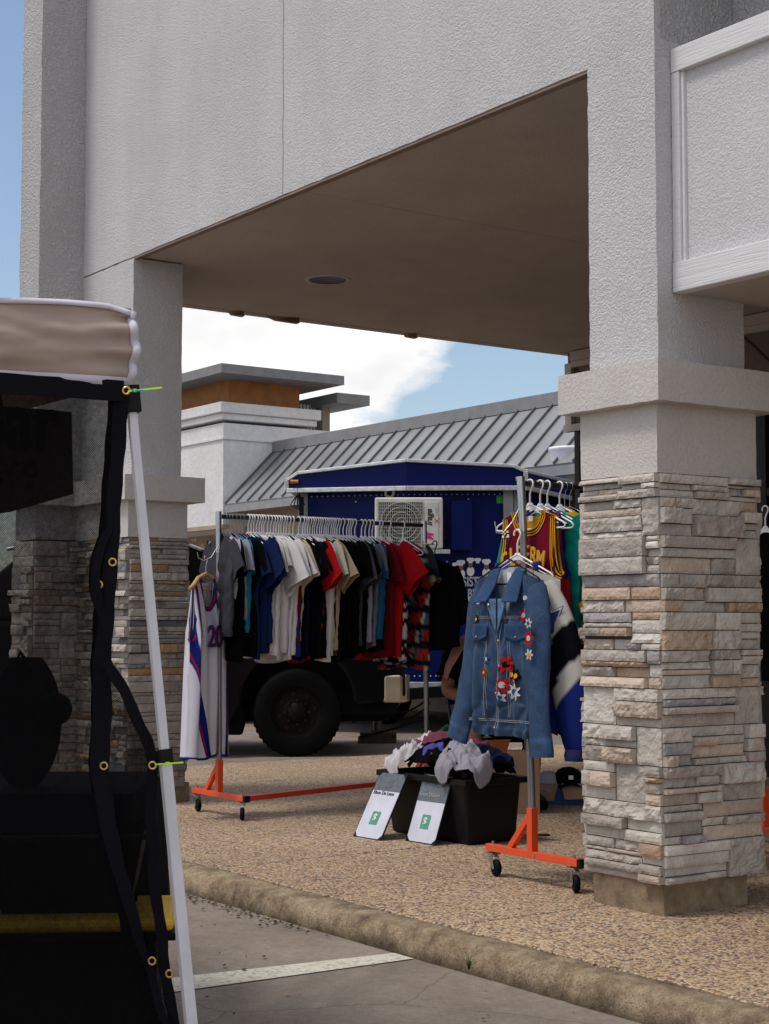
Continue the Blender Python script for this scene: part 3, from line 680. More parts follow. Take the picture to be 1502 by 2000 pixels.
# air conditioner
p0 = onf(732, 1072, .30); p1 = onf(862, 970, .30)
mb = MB(); mb.box(p0.x, p1.x+.02, p0.y, p0.y+.29, p0.z, p1.z); ac = mb.build('air_conditioner', M['acwhite'], F, bevel=.02, seg=3)
aw, ah = p1.x+.02-p0.x, p1.z-p0.z; fy = p0.y
gx, gz, gr = p0.x+.045+.26, p0.z+ah/2, .25
mb = MB(); mb.box(p0.x+.04, p0.x+.04+.50, fy-.004, fy, p0.z+.05, p1.z-.05); mb.build('fan_recess', plain('recess_dark', (.10, .10, .10), .6), ac)
mb = MB(); mb.lathe([(.0, .0), (.215, .0)], (p0.x+.30, fy-.007, gz), 32, Matrix.Rotation(pi/2, 3, 'X')); mb.build('fan', M['black'], ac)
mb = MB()
for i in range(24): x_ = p0.x+.045+i*.0213; mb.box(x_, x_+.005, fy-.016, fy-.011, p0.z+.05, p1.z-.05)
for i in range(14): zz = p0.z+.055+i*(ah-.11)/13; mb.box(p0.x+.04, p0.x+.54, fy-.012, fy-.008, zz, zz+.005)
for r_ in (.06, .12, .18, .235): mb.tube([(p0.x+.30+r_*cos(a2), fy-.018, gz+r_*sin(a2)) for a2 in [2*pi*k/28 for k in range(28)]], .003, 4, True)
mb.build('grille', M['grille'], ac)
mb = MB(); mb.box(p0.x+.56, p1.x-.03, fy-.008, fy, p0.z+.05, p1.z-.05); mb.build('label_panel', M['acwhite'], ac, bevel=.006)
fm = lambda x, zz, y=fy-.010: face_mat((x, y, zz), (0, 0, 1), (-1, 0, 0))
text('M', 'lettering', M['pink'], ac, fm(p0.x+.615, p0.z+.135), .13, sx=.8, shear=.3, off=.004)
text('irage', 'lettering', M['darkprint'], ac, fm(p0.x+.61, p0.z+.35), .095, sx=1, shear=.3, off=.003)
text('X', 'lettering', M['red'], ac, fm(p0.x+.70, p0.z+.315), .085)
text('LIFE', 'lettering', M['grey_print'], ac, fm(p0.x+.70, p0.z+.42), .055)
mb = MB(); mb.box(p0.x+.1, p1.x+.1, fy+.02, fy+.30, p0.z-.05, p0.z-.005); mb.build('shelf_bracket', M['alu'], F)
mb = MB(); xx = p1.x+.022; mb.box(xx, xx+.004, fy+.08, fy+.2, p1.z-.13, p1.z-.07); mb.box(xx, xx+.05, fy+.1, fy+.22, p0.z+.1, p0.z+.28); mb.tube([(xx+.03, fy+.15, p0.z+.2), (xx+.06, fy+.2, p0.z+.05), (xx+.02, fy+.27, p0.z-.1)], .012, 6); mb.build('hose', M['black'], ac)
q0 = onf(882, 1075, .12); q1 = onf(922, 978, .12)
mb = MB(); mb.box(q0.x, q1.x, q0.y, q0.y+.115, q0.z, q1.z); mb.build('electrical_box', M['blue'], F, bevel=.008)
c = onf(761, 963, .02); mb = MB(); mb.lathe([(.03, 0), (.032, .02), (.06, .03), (.062, 0)], c, 24, Matrix.Rotation(pi/2, 3, 'X')); mb.build('hose_port', plain('cream_ring', (.5, .42, .25), .5), F)
c0 = onf(970, 983, .004); c1 = onf(1003, 968, .004); mb = MB(); mb.box(c0.x, c1.x, c0.y-.003, c0.y, c0.z, c1.z); gs = mb.build('inspection_sticker', M['green'], F)
mb = MB(); mb.lathe([(0, 0), (.018, 0)], ((c0.x+c1.x)/2, c0.y-.005, (c0.z+c1.z)/2), 12, Matrix.Rotation(pi/2, 3, 'X'))
for i in range(3): mb.box(c0.x+.02, c1.x-.02, c0.y-.0045, c0.y-.004, c0.z+.012+i*.03, c0.z+.016+i*.03)
mb.build('seal', plain('dark_green', (.005, .12, .01), .6), gs)
# logo: four cooks in white hats over the trailer's name
lg = onf(928, 1132, .006)
mb = MB(); mb.box(lg.x-.01, lg.x+.01, lg.y-.001, lg.y+.001, lg.z-.01, lg.z+.01); logo = mb.build('logo', M['grey_print'], F)
def disc(mb, c, rx, rz2, y, n=16): mb.add([(c[0]+rx*cos(2*pi*k/n), y, c[1]+rz2*sin(2*pi*k/n)) for k in range(n)], [tuple(range(n))])
hats, tors = MB(), MB(); FACE = plain('print_brown', (.2, .08, .04), .6)
for hx, hz_, k in ((890, 1106, .8), (900, 1102, 1.0), (919, 1097, .9), (933, 1097, .8), (950, 1100, 1.0)):
    q = onf(hx, hz_, .008); y = q.y; X_, Z_ = q.x, q.z
    if k != .8:
        fb = MB(); disc(fb, (X_, Z_-.04), .026*k, .038*k, y-.002); fb.build('face', FACE, logo, fix=False)
        disc(tors, (X_, Z_-.11), .048*k, .055, y-.001)
    for dx in (-.024, 0, .024): disc(hats, (X_+dx*k, Z_+.022), .025*k, .025*k, y-.003-.0004*dx)
    hats.box(X_-.024*k, X_+.024*k, y-.004, y-.003, Z_-.018, Z_+.02)
hats.build('chef_hat', M['white'], logo, fix=False); tors.build('chef_jacket', M['white'], logo, fix=False)
q = onf(933, 1137, .012); text('SISTERS', 'lettering', M['grey_print'], logo, face_mat(q, (1, 0, 0), (0, 0, 1)), .15, sx=.68, off=.003)
q = onf(938, 1160, .012); text('BROTHERS', 'lettering', M['grey_print'], logo, face_mat(q+Vector((.09, 0, 0)), (1, 0, 0), (0, 0, 1)), .14, sx=.68, off=.003)
q = onf(893, 1140, .009); text('3', 'lettering', M['darkprint'], logo, face_mat(q, (1, 0, 0), (0, 0, 1)), .24, off=.01)
# roof exhaust fan, cable, hitch
c = Vector((2.10, 2.2, 0)); mb = MB(); mb.lathe([(.0, z(3.36)), (.27, z(3.36)), (.275, z(3.33)), (.26, z(3.31)), (.25, z(3.08)), (.22, z(3.0)), (.17, z(2.97)), (.16, z(2.85))], c, 28); mb.build('exhaust_fan', M['white_plastic'], F)
mb = MB(); c = Vector((-1.22, .24, z(2.55)))
for k in range(5): mb.tube([c+Vector((.0, 0, .08)), c+Vector((-.06+.02*k, -.03, .0)), c+Vector((-.1+.04*k, -.02, -.06)), c+Vector((.03, 0, -.13+.02*k))], .007, 6)
mb.box(c.x-.0, c.x+.05, c.y-.03, c.y+.03, c.z-.18, c.z+.03); mb.build('cable', M['black'], F)
mb = MB()
jk = D(737, 1400, 16.9)-Vector((fp.x, fp.y, LZ)); jx, jy = jk.dot(RV), jk.dot(F0)
mb.bar((-.8, .5, .5), (jx, jy, .48), .08, .12); mb.bar((.8, .3, .5), (jx, jy, .48), .08, .12); mb.bar((jx, jy+.2, .48), (jx, jy-.35, .48), .09, .1); mb.build('tow_bar', M['black'], F, bevel=.01)
mb = MB(); mb.cyl((jx, jy, .16), (jx, jy, .85), .032, n=12); mb.cyl((jx, jy, .12), (jx, jy, .4), .045, n=12); mb.box(jx-.07, jx+.07, jy-.07, jy+.07, .115, .13); mb.build('jack', plain('rusty_jack', (.06, .055, .045), .5, .5), F)
mb = MB()
def chain(mb, pts, r=.011, L=.055):
    # sample the curve into links
    P2 = [Vector(p) for p in pts]; seg = []
    for i in range(200):
        t = i/199*(len(P2)-1); k = min(int(t), len(P2)-2); f_ = t-k; seg.append(P2[k].lerp(P2[k+1], f_))
    acc = 0; last = seg[0]; k = 0
    for s_ in seg[1:]:
        if (s_-last).length >= L*.75:
            m_ = (s_+last)/2; d = (s_-last).normalized(); u_ = Vector((0, 1, 0)) if k % 2 else d.cross(Vector((0, 1, 0))).normalized()
            mb.tube([m_+d*L/2*cos(a2)+u_*L*.32*sin(a2) for a2 in [2*pi*j/10 for j in range(10)]], r*.6, 5, True); last = s_; k += 1
pc = lambda px, py, dd=16.3: (lambda v: (v.dot(RV), v.dot(F0), v.z))(D(px, py, dd)-Vector((fp.x, fp.y, LZ)))
cat = lambda a0, a1, sag: [Vector(a0).lerp(Vector(a1), t/12)-Vector((0, 0, sag*4*(t/12)*(1-t/12))) for t in range(13)]
chain(mb, cat(pc(662, 1388), pc(733, 1372), .14)); chain(mb, cat(pc(668, 1385), pc(728, 1365), .1)); mb.build('safety_chain', plain('chain_steel', (.06, .058, .055), .4, .9), F)
mb = MB()
for a0, a1, sg in ((pc(745, 1385), pc(835, 1365), .08), (pc(750, 1390), pc(840, 1372), .12), (pc(700, 1440, 16.5), pc(850, 1395, 16.5), .02)): mb.tube(cat(a0, a1, sg), .01, 6)
mb.build('brake_cable', M['black'], F)
for yy in (2.9, 3.75):
    mb = MB(); mb.lathe([(.2, .0), (.32, .0), (.35, -.03), (.35, -.17), (.32, -.2), (.2, -.2)], (-1.2, yy, .35), 24, Matrix.Rotation(pi/2, 3, 'Y')); mb.lathe([(.2, .0), (.32, .0), (.35, -.03), (.35, -.17), (.32, -.2), (.2, -.2)], (2.1, yy, .35), 24, Matrix.Rotation(pi/2, 3, 'Y')); mb.build('wheel', M['rubber'], F)
mb = MB(); b0 = D(737, 1440, 16.85); mb.box(-.2, .2, -.14, .14, 0, .055); mb.box(-.18, .2, -.13, .13, .055, .11)
o = mb.build('wood_block', plain('old_wood_block', (.045, .032, .022), .9, var=.3, sc=20), bevel=.006); o.location = (b0.x, b0.y, LZ+.001); o.rotation_euler = (0, 0, FR)
tag(o, 'stack of dark wooden boards under the trailer jack', 'wood block')

# ------------------------------------------------------------------ garment racks
RACKS = {}
def rack(x, y, L, zt, lean, label, clip=True):
    """rolling Z rack: near cross piece along X at (x, y), bar runs to y+L"""
    t = thing('clothes_rack', label, 'clothes rack', (x, y, 0), 0, 'rolling clothes racks under the canopy')
    tops = []
    for yy in (0, L):
        mb = MB(); mb.bar((-.31, yy, .125), (.31, yy, .125), .035, .032)
        mb.bar((0, yy-.0, .14), (0, yy, .33), .036, .036); mb.bar((-.15, yy, .138), (-.015, yy, .29), .028, .028)
        mb.build('cross_piece', M['orange'], t, bevel=.002)
        mb = MB()
        for xx in (-.275, .275): mb.cyl((xx, yy, .14), (xx, yy, .155), .006, n=8)
        mb.cyl((.03, yy-.02, .125), (.03, yy-.0175, .125), .008, n=8); mb.build('bolt', M['chrome'], t)
        mb = MB(); mb.box(.31, .335, yy-.0185, yy+.0185, .107, .143); mb.build('end_cap', M['black_plastic'], t)
        lx = lean
        mb = MB(); mb.cyl((0, yy, .30), (lx*.75, yy, zt-.22), .0165, n=14); mb.build('post', plain('satin_grey_tube', (.26, .255, .26), .35, .7), t)
        mb = MB(); mb.cyl((lx*.75, yy, zt-.22), (lx, yy, zt+.03), .0185, n=14); mb.build('upper_post', M['chrome'], t); tops.append((lx, yy, zt))
        for xx in (-.275, .275):
            c = MB(); ang = .5 if xx > 0 else .2; dx, dy = cos(ang)*.028, -sin(ang)*.028
            c.box(xx-.026, xx+.026, yy-.026, yy+.026, .097, .104); c.cyl((xx, yy, .085), (xx, yy, .098), .02, n=12)
            sd_ = Vector((sin(ang), cos(ang), 0))*.016
            for s_ in (-1, 1):
                p = Vector((xx, yy, 0))+sd_*s_; q = [(p.x-.02*cos(ang), p.y+.02*sin(ang), .09), (p.x+.022*cos(ang), p.y-.022*sin(ang), .09), (p.x+dx*1.45, p.y+dy*1.45, .036), (p.x+dx*.8, p.y+dy*.8, .030)]
                c.prism(q, sd_*.12*s_)
            cs = c.build('caster', M['chrome'], t)
            w = MB(); Mz = Matrix.Rotation(-ang, 3, 'Z') @ Matrix.Rotation(pi/2, 3, 'X')
            w.lathe([(.0, -.012), (.030, -.013), (.036, -.009), (.0385, 0), (.036, .009), (.030, .013), (0, .012)], (xx+dx*1.05, yy+dy*1.05, .0385), 24, Mz); w.build('wheel', M['rubber'], cs)
    mb = MB(); mb.cyl(tops[0], tops[1], .0135, n=12); mb.build('hanging_bar', M['darkmetal'], t)
    mb = MB(); mb.bar((.30, .02, .125), (-.06, L-.02, .125), .032, .03); mb.build('base_bar', plain('red_orange_bar', (.55, .035, .012), .38), t, bevel=.002)
    RACKS[label] = (x, y, L, zt, lean); return t
R1 = rack(-8.52, 4.80, 1.55, 1.79, -.03, 'long orange based clothes rack packed with tees on white hangers')
R2 = rack(-5.515, 4.69, 1.5, 1.775, -.065, 'orange based clothes rack beside the right column holding jerseys and a denim jacket')
rack(-5.66, 6.50, 1.3, 1.73, 0, 'third clothes rack mostly hidden behind the right column')

def bar_y(px, xb):      # where along a bar at x=xb a thing seen at px hangs
    u = (px-CX)/FOC; return (u*(-xb)*.8171-xb*.5764)/(.8171-.5764*u)

# ------------------------------------------------------------------ hangers
def hook_pts(r=.021, drop=.075):
    pts = []
    for k in range(9):
        a_ = radians(-25+k*205/8); pts.append((r*cos(a_), 0, r*sin(a_)))
    pts = [(-p[0], 0, p[2]) for p in pts]          # opens to the far side
    pts = pts[::-1]
    return pts
def hanger_mesh(kind, w=.21):
    mb = MB(); r = {'plastic': .0042, 'wire': .0014, 'black': .004, 'wood': .003}[kind]
    c = [(.020*cos(radians(a_)), 0, .016+.020*sin(radians(a_))-.016) for a_ in range(200, -41, -24)]
    # circle centred on the bar axis, then the stem
    c = [(x, 0, z) for x, _, z in c]; e = c[-1]
    c += [(e[0]*.5, 0, e[2]-.012), (0, 0, -.045), (0, 0, -.095)]
    mb.tube(c, r if kind != 'wood' else .0018, 7)
    if kind == 'wood':
        mb2 = MB(); 
        mb2.tube([(-w, 0, -.185), (-w*.8, -.004, -.165), (-.10, 0, -.118), (0, .004, -.092), (.10, 0, -.118), (w*.8, -.004, -.165), (w, 0, -.185)], [.010, .014, .013, .013, .013, .014, .010], 10)
        mb2.tube([(-w*.9, 0, -.185), (w*.9, 0, -.185)], .005, 8); return mb, mb2
    sh = [(0, 0, -.092), (.03, 0, -.104), (w*.93, 0, -.180), (w, 0, -.192), (w*.97, 0, -.204), (w*.9, 0, -.206)]
    loop = sh+[(-x, 0, z) for x, _, z in sh[::-1][:-1]]
    mb.tube(loop, r, 7, closed=True)
    if kind == 'plastic':
        mb.tube([(.02, 0, -.118), (w*.8, 0, -.185)], r*.5, 5); mb.tube([(-.02, 0, -.118), (-w*.8, 0, -.185)], r*.5, 5)
        mb.prism([(-.012, -.0015, -.085), (.012, -.0015, -.085), (.035, -.0015, -.118), (-.035, -.0015, -.118)], (0, .003, 0))
    return mb, None
HM = {}
def hanger(kind, loc, rz, label, group='hangers on the clothes racks', mat=None, tilt=0):
    if kind not in HM:
        a_, b_ = hanger_mesh(kind); o = a_.build('hanger', {'plastic': M['white_plastic'], 'wire': M['wire'], 'black': M['black_plastic'], 'wood': M['wire']}[kind], fix=True)
        o2 = b_.build('wooden_bar', M['wood'], o) if b_ else None; HM[kind] = (o, o2)
    else:
        s0, s1 = HM[kind]; o = s0.copy(); COL.objects.link(o)
        if s1: o2 = s1.copy(); COL.objects.link(o2); o2.parent = o
    o.location = loc; o.rotation_euler = (0, tilt, rz); o['label'] = label; o['category'] = 'hanger'; o['group'] = group; return o

# ------------------------------------------------------------------ tees
def tee_mb(col, seed, w=.235, length=.72, thick=.035, slv=.20, swid=.095, hem=None, pat=None, sl_ang=24, fold=1.):
    R = random.Random(seed); ph = [R.uniform(0, 6.28) for _ in range(6)]; mb = MB()
    zt = lambda x: -.100-.42*max(0, abs(x)-.035)*.98
    flare = R.uniform(-.02, .03)
    def body(u, v):
        a_ = u*2*pi; cx_ = cos(a_); cy_ = sin(a_); v2 = v**.85
        hw = (w*.93)*(1-.16*v2)+flare*v
        x = hw*cx_*(abs(cx_)**-.25 if abs(cx_) > .05 else 1); x = max(-hw, min(hw, x))
        t = .006+(thick)*min(1, v*3)**.7
        fy = sin(x*38+ph[0]+2*v)*.5+sin(x*71+ph[1]-3*v)*.3+sin(x*23+ph[2])*.4
        y = (1 if cy_ > 0 else -1)*abs(cy_)**.6*t*.5+fold*.013*fy*min(1, v*2.2)+.012*sin(v*3+ph[3])*v+.007*fold*max(0, 1-2.2*abs(nz3(x*7+v*1.5, v*4, ph[0], cy_ > 0)))**2-.006*max(0, 1-2.2*abs(nz3(x*11-v*2, v*7, ph[1], 4)))**2
        z0 = zt(x)
        if cy_ < 0 and abs(x) < .09: z0 -= .055*cos(x/.09*pi/2)**2*(1-min(1, v*6))
        zb = -.1-length+.012*sin(x*14+ph[4])+(.02*x*R.choice([1]) if 1 else 0)
        z = z0+(zb-z0)*v
        return (x, y, z)
    def cf(u, v):
        x, y, z = body(u, v); k = 1+.06*sin(x*60+ph[5])
        c = col
        if pat: c = pat(x, y, z, c)
        if v > .965: k *= .9
        return tuple(q*k for q in c)
    mb.grid(body, 60, 44, cf, wrap=True)
    for s in (-1, 1):
        sh = Vector((s*w*.84, 0, -.165)); ang = radians(sl_ang+R.uniform(-7, 9)); d = Vector((s*sin(ang), R.uniform(-.08, .08), -cos(ang))).normalized()
        nrm = Vector((s*cos(ang), 0, sin(ang)))
        def sl(u, v, sh=sh, d=d, nrm=nrm, s=s):
            a_ = u*2*pi; wd = swid*(1-.12*v)*(.75+.25*min(1, v*4)); th_ = .010+.012*v
            off = nrm*(cos(a_)*wd-.055+.01*v)+Vector((0, 1, 0))*(sin(a_)*th_+.006*sin(cos(a_)*7+ph[1]+s))*1
            return sh+d*(-.02+slv*v+.012*sin(a_*2+ph[2])*v)+off
        def scf(u, v):
            p = sl(u, v); c = pat(p[0], p[1], p[2], col) if pat else col
            return tuple(q*(.88 if .86 < v < .9 else 1) for q in c)
        mb.grid(sl, 16, 10, scf, wrap=True)
    return mb
def ordn(i): return ['first', 'second', 'third', 'fourth', 'fifth', 'sixth', 'seventh', 'eighth', 'ninth', 'tenth', 'eleventh', 'twelfth', 'thirteenth', 'fourteenth', 'fifteenth', 'sixteenth', 'seventeenth', 'eighteenth', 'nineteenth', 'twentieth'][i]
WHT = (.60, .59, .60); K = dict(
    charcoal=(.045, .045, .055), lavender=(.42, .42, .52), black=(.0025, .0025, .003), heather=(.30, .30, .36), cyan=(.012, .20, .34), navy=(.006, .014, .06),
    white=WHT, cream=(.56, .47, .28), darkred=(.13, .006, .010), green=(.006, .13, .09), royal=(.008, .022, .14), red=(.36, .006, .010), beige=(.33, .27, .18),
    ivory=(.52, .49, .42), brown=(.045, .025, .02), grey=(.16, .16, .20), blue=(.01, .09, .19), slate=(.02, .025, .04))
WORDS = dict(charcoal='charcoal grey', lavender='pale lavender', black='black', heather='heather grey', cyan='bright cyan blue', navy='navy blue', white='white', cream='cream yellow',
    darkred='dark red', green='dark green', royal='royal blue', red='bright red', beige='beige', ivory='ivory', brown='dark brown', grey='mid grey', blue='teal blue', slate='dark slate')
row = [(430, 'charcoal', .66), (440, 'lavender', .42), (446, 'black', .80), (451, 'heather', .56), (459, 'cyan', .62), (466, 'black', .76), (473, 'navy', .78)]
plast = [(484.5, 'navy', .74), (490, 'navy', .68), (495, 'black', .70), (500.5, 'white', .74), (506, 'white', .70), (511, 'white', .77), (515, 'white', .74), (522, 'white', .78), (528, 'white', .75), (534, 'white', .80),
 (539, 'white', .76), (544, 'cream', .70), (548, 'darkred', .72), (554, 'green', .74), (559, 'royal', .78), (565, 'navy', .78), (572, 'black', .78), (583, 'black', .76), (591, 'black', .79), (596, 'red', .80), (601, 'navy', .73),
 (605, 'white', .78), (610, 'white', .80), (614, 'ivory', .72), (619, 'beige', .74), (624, 'brown', .76), (628, 'black', .78), (633, 'black', .80), (637, 'black', .75), (641, 'black', .78), (646, 'black', .79), (650, 'black', .77), (654, 'black', .76), (658, 'black', .79),
 (663, 'black', .78), (670, 'charcoal', .72), (677, 'black', .76), (682, 'black', .74), (686, 'slate', .66), (693, 'heather', .70), (706, 'grey', .72), (713, 'blue', .68), (721, 'black', .74), (727, 'darkred', .78), (738, 'red', .79), (744, 'red', .66)]
seq = [(p, c, l, 'wire') for p, c, l in row]+[(p, c, l, 'plastic') for p, c, l in plast]
tot = {}; cnt = {}
for _, c, _, _ in seq: tot[c] = tot.get(c, 0)+1
XB = -8.52-.03
def nb(i): return WORDS[seq[i][1]]
for i, (px, c, ln, hk) in enumerate(seq):
    R = random.Random(100+i); y = bar_y(px, XB); n = cnt.get(c, 0); cnt[c] = n+1
    if tot[c] == 1: lab = f'{WORDS[c]} tee, the only one so coloured on the long rack'; short = f'the only {WORDS[c]} tee on the long rack'
    else: lab = f'{ordn(n)} {WORDS[c]} tee counted from the left post of the long rack'; short = f'the {ordn(n)} {WORDS[c]} tee of the long rack'
    if n >= 20-1: pass
    big = c in ('red',) or c == 'white' or c == 'navy'
    pat = None
    if px == 534:
        def pat(x, y_, z, c0): return (.35, .01, .02) if (.20 < x < .235 and -.30 < z < -.275) else c0
    rz = radians(R.uniform(-9, 8)); slv = R.uniform(.19, .25); swd = R.uniform(.085, .11); sa = R.uniform(14, 30); w_ = R.uniform(.215, .245)
    if px in (484.5, 490, 515, 534, 539, 544, 596, 614, 619, 670, 738, 663): slv += .05; swd += .025; sa = R.uniform(26, 34); rz = radians(R.uniform(2, 12)); w_ = .25
    if c in ('lavender', 'heather', 'cyan'): w_ = .20; slv = .2; sa = 10; rz = 0
    if px == 431: w_ = .25; slv = .24; rz = radians(6); sa = 26
    o = tee_mb(K[c], 300+i, w=w_, length=ln-.02, thick=R.uniform(.025, .06), slv=slv, swid=swd, pat=pat, sl_ang=sa, fold=R.uniform(.8, 1.8)).build('tee_shirt', M['fabric'], fix=True)
    o.location = (XB, y, 1.79); o.rotation_euler = (0, 0, rz); tag(o, lab, 't-shirt', 'shirts hanging on the long rack')
    hanger(hk, (XB, y, 1.79), rz, ('thin wire' if hk == 'wire' else 'white plastic')+' hanger holding '+short)
# patterned shirts at the right end of the long rack
def zebra(x, y, z, c): return (.42, .42, .42) if sin(z*70+6*nz3(x*9, y*20, z*9))+.6*sin(x*40+z*20) > .35 else (.006, .006, .007)
def woven(x, y, z, c):
    if abs(x) > .215 and z > -.3: return (.02, .032, .038)
    b = int(floor(z*26)); k = (z*26) % 1; xx = (x*30+b*.5+y*30); ix = int(floor(xx)); h = (ix*7+b*13) % 5
    if b % 3 == 0: return (.006, .008, .02)
    if (xx % 1) < .15 or k < .15: return (.005, .005, .008)
    return [(.34, .02, .012), (.42, .40, .33), (.30, .03, .012), (.03, .10, .13), (.36, .02, .012)][h]
for px, kw, lab, sh in ((760, dict(length=.80, w=.24, slv=.17, pat=zebra), 'black and white zebra striped shirt near the far end of the long rack', 'the zebra striped shirt'),
                        (787, dict(length=.84, w=.27, slv=.26, pat=woven), 'dark shirt with red and white woven blocks, last before the gap', 'the red and white woven block shirt')):
    y = bar_y(px, XB); o = tee_mb((.02, .03, .036), int(px), thick=.05, sl_ang=16, **kw).build('shirt', M['fabric']); o.location = (XB, y, 1.79); o.rotation_euler = (0, 0, radians(10 if px > 770 else -4))
    tag(o, lab, 'shirt', 'shirts hanging on the long rack'); hanger('plastic', (XB, y, 1.79), radians(2), 'white plastic hanger holding '+sh)
# black hooded top on the far post of the long rack
y = 4.80+1.55
o = tee_mb(K['black'], 901, w=.25, length=.58, thick=.09, slv=.36, swid=.085, sl_ang=10).build('hooded_top', M['fabric']); o.location = (XB+.16, y-.03, 1.66); o.rotation_euler = (0, 0, radians(8))
tag(o, 'plain black top hung on the far post of the long rack', 'hooded top'); hanger('black', (XB+.16, y-.03, 1.66), radians(8), 'black hanger holding the black top on the far post', tilt=0)
mb = MB(); mb.tube([(XB+.0, y-.0, 1.70), (XB+.03, y-.04, 1.665), (XB+.14, y-.045, 1.66), (XB+.165, y-.04, 1.675)], .003, 6); tag(mb.build('hook', M['wire']), 'small steel hook on the far post of the long rack', 'hook', 'steel hooks on the rack posts')

# ------------------------------------------------------------------ panel garments (jerseys)
def jersey(name, label, loc, rz, w=.27, length=.78, col=(.1, .1, .1), trim=None, strap=(.075, .165), neck=.14, arm=.26, side=None, bw=None, seed=1, back=None, thick=.05, flare=.05, inner=None, drape=1., cat='jersey', trimw=.022, shift=0, group='shirts hanging on the right rack'):
    R = random.Random(seed); ph = [R.uniform(0, 6) for _ in range(4)]; t = thing(name, label, cat, loc, rz, group)
    n1, s1 = strap; bw = bw or w
    def top(x, front):
        ax = abs(x)
        zsh = -.105-.36*(ax-.03 if ax > .03 else 0)
        if ax < n1:
            d = neck if front else .025; k = ax/n1; return -.105-.36*max(0, n1-.03)-d*sqrt(max(0, 1-k**2.4))
        if ax <= s1: return zsh
        k = (ax-s1)/(w-s1); zs = -.105-.36*(s1-.03); return zs-arm*(1-(1-min(1, k))**2.2)**.55 if k < 1 else zs-arm
    def pos(s, v, front):
        # s in -1..1
        x0 = s*w; z0 = top(x0, front); zb = -.11-length+.01*sin(s*5+ph[0]); z = z0+(zb-z0)*v
        x = x0*(1+(flare*v**1.3))*(bw/w) if 1 else x0; kk = (1-abs(s)**6)
        yf = (thick*.5)*min(1, .15+v*3)*kk**.5; wave = .012*drape*(sin(s*7+ph[1]+v*1.5)+.6*sin(s*13+ph[2]))*min(1, v*2)
        y = (-yf if front else yf)+wave
        zt_ = z0
        if abs(x0) <= s1+.02: y = (y)*(1)+0
        if v < .02: y = (-.008 if front else .008)
        return Vector((x, y, z))
    ns, nv = (90, 60) if length < 1 else (180, 180)
    for front in (True, False):
        mb = MB()
        def fn(u, v): return pos(u*2-1, v, front)
        def cf(u, v):
            p = fn(u, v); c = col if front else (back or inner or col)
            if side: c = side(p.x, p.z, u*2-1, v, front, c)
            return c
        mb.grid(fn, ns, nv, cf); mb.build('front_panel' if front else 'back_panel', M['knit'], t)
    if trim:
        for front in (True, False):
            for seg, nm in (((-1, -s1/w), 'armhole_trim'), ((-n1/w, n1/w), 'neck_trim'), ((s1/w, 1), 'armhole_trim')):
                mb = MB(); n_ = 50; L_ = len(trim)
                pts = []
                for i in range(n_+1):
                    s = seg[0]+(seg[1]-seg[0])*i/n_
                    if nm == 'neck_trim': s = n1/w*sin((i/n_-.5)*pi)*.9999
                    else: s = seg[0]+(seg[1]-seg[0])*(.5-.5*cos(pi*i/n_))
                    p = pos(s, .0, front); p.y = pos(s, .05, front).y; pts.append(p)
                nrm = []
                for i in range(n_+1):
                    d = pts[min(i+1, n_)]-pts[max(i-1, 0)]; d.y = 0; d.normalize(); q = Vector((-d.z, 0, d.x))
                    # towards the cloth
                    mid = Vector(((s1+n1)/2*(1 if seg[0] > 0 else -1), 0, -.3)) if nm != 'neck_trim' else None
                    if nm == 'neck_trim': q = q if q.z < 0 else -q
                    else:
                        q = q if q.x*(1 if seg[0] > 0 else -1) < 0 else -q
                        if abs(q.x) < .05: q = Vector((0, 0, -1))
                    nrm.append(q)
                oy = -.004 if front else .004
                for b_ in range(L_):
                    a0 = trimw*b_/L_; a1 = trimw*(b_+1)/L_; mb.col = trim[b_]; vs = []
                    for p, q in zip(pts, nrm):
                        for aa in (a0, a1):
                            e = p+q*aa; s_ = max(-1, min(1, e.x/w)); z0_ = top(s_*w, front); v_ = max(0, min(1, (z0_-e.z)/(z0_+.11+length)))
                            e.y = pos(s_, v_, front).y+oy; vs.append(e)
                    mb.add(vs, [(2*i, 2*i+1, 2*i+3, 2*i+2) for i in range(n_)], True)
                mb.build(nm, M['knit'], t)
    return t
GOLD = (.62, .30, .008); MAR = (.14, .004, .018); DK = (.015, .004, .01)
XB2 = -5.515-.065; ZB2 = 1.775
y = bar_y(1036, XB2)
J = jersey('basketball_jersey', 'maroon basketball jersey with gold striped trim, front of the right rack', (XB2, y, ZB2), radians(5), w=.20, length=.74, col=MAR, trim=[GOLD, DK, GOLD, DK, GOLD], strap=(.078, .165), neck=.085, arm=.25, inner=(.50, .25, .008), trimw=.03, seed=5, flare=.12)
jm = lambda x, z, y_=-.045, tilt=0: face_mat((x, y_, z), (cos(tilt), 0, sin(tilt)), (-sin(tilt), 0, cos(tilt)))
gold = plain('gold_print', GOLD, .7)
for i, ch in enumerate('CLEERM'):
    xx = -.108+i*.044; zz = -.325-.018*((i-2.5)/2.5)**2*1.5
    text(ch, 'lettering', gold, J, jm(xx, zz, -.050, -.10*(i-2.5)/2.5), .115, ext=.003, sx=.62, off=.002)
text('1', 'number', gold, J, jm(.005, -.455, -.052), .15, ext=.003, off=.003)
mb = MB()
for i, h in enumerate((.012, .022, .032)): mb.prism([(-.140+i*.016, -.040, -.24), (-.128+i*.016, -.040, -.24), (-.135+i*.0165, -.040, -.24+h), (-.143+i*.0165, -.040, -.24+h-.006)], (0, .003, 0))
mb.build('emblem', M['white'], J)
mb = MB(); mb.box(-.012, .016, .002, .004, -.17, -.145); mb.build('neck_label', M['white'], J)
hanger('plastic', (XB2, y, ZB2), radians(5), 'wide white plastic hanger inside the maroon jersey').scale = (1.04, 1, 1)
y2 = bar_y(1056, XB2)
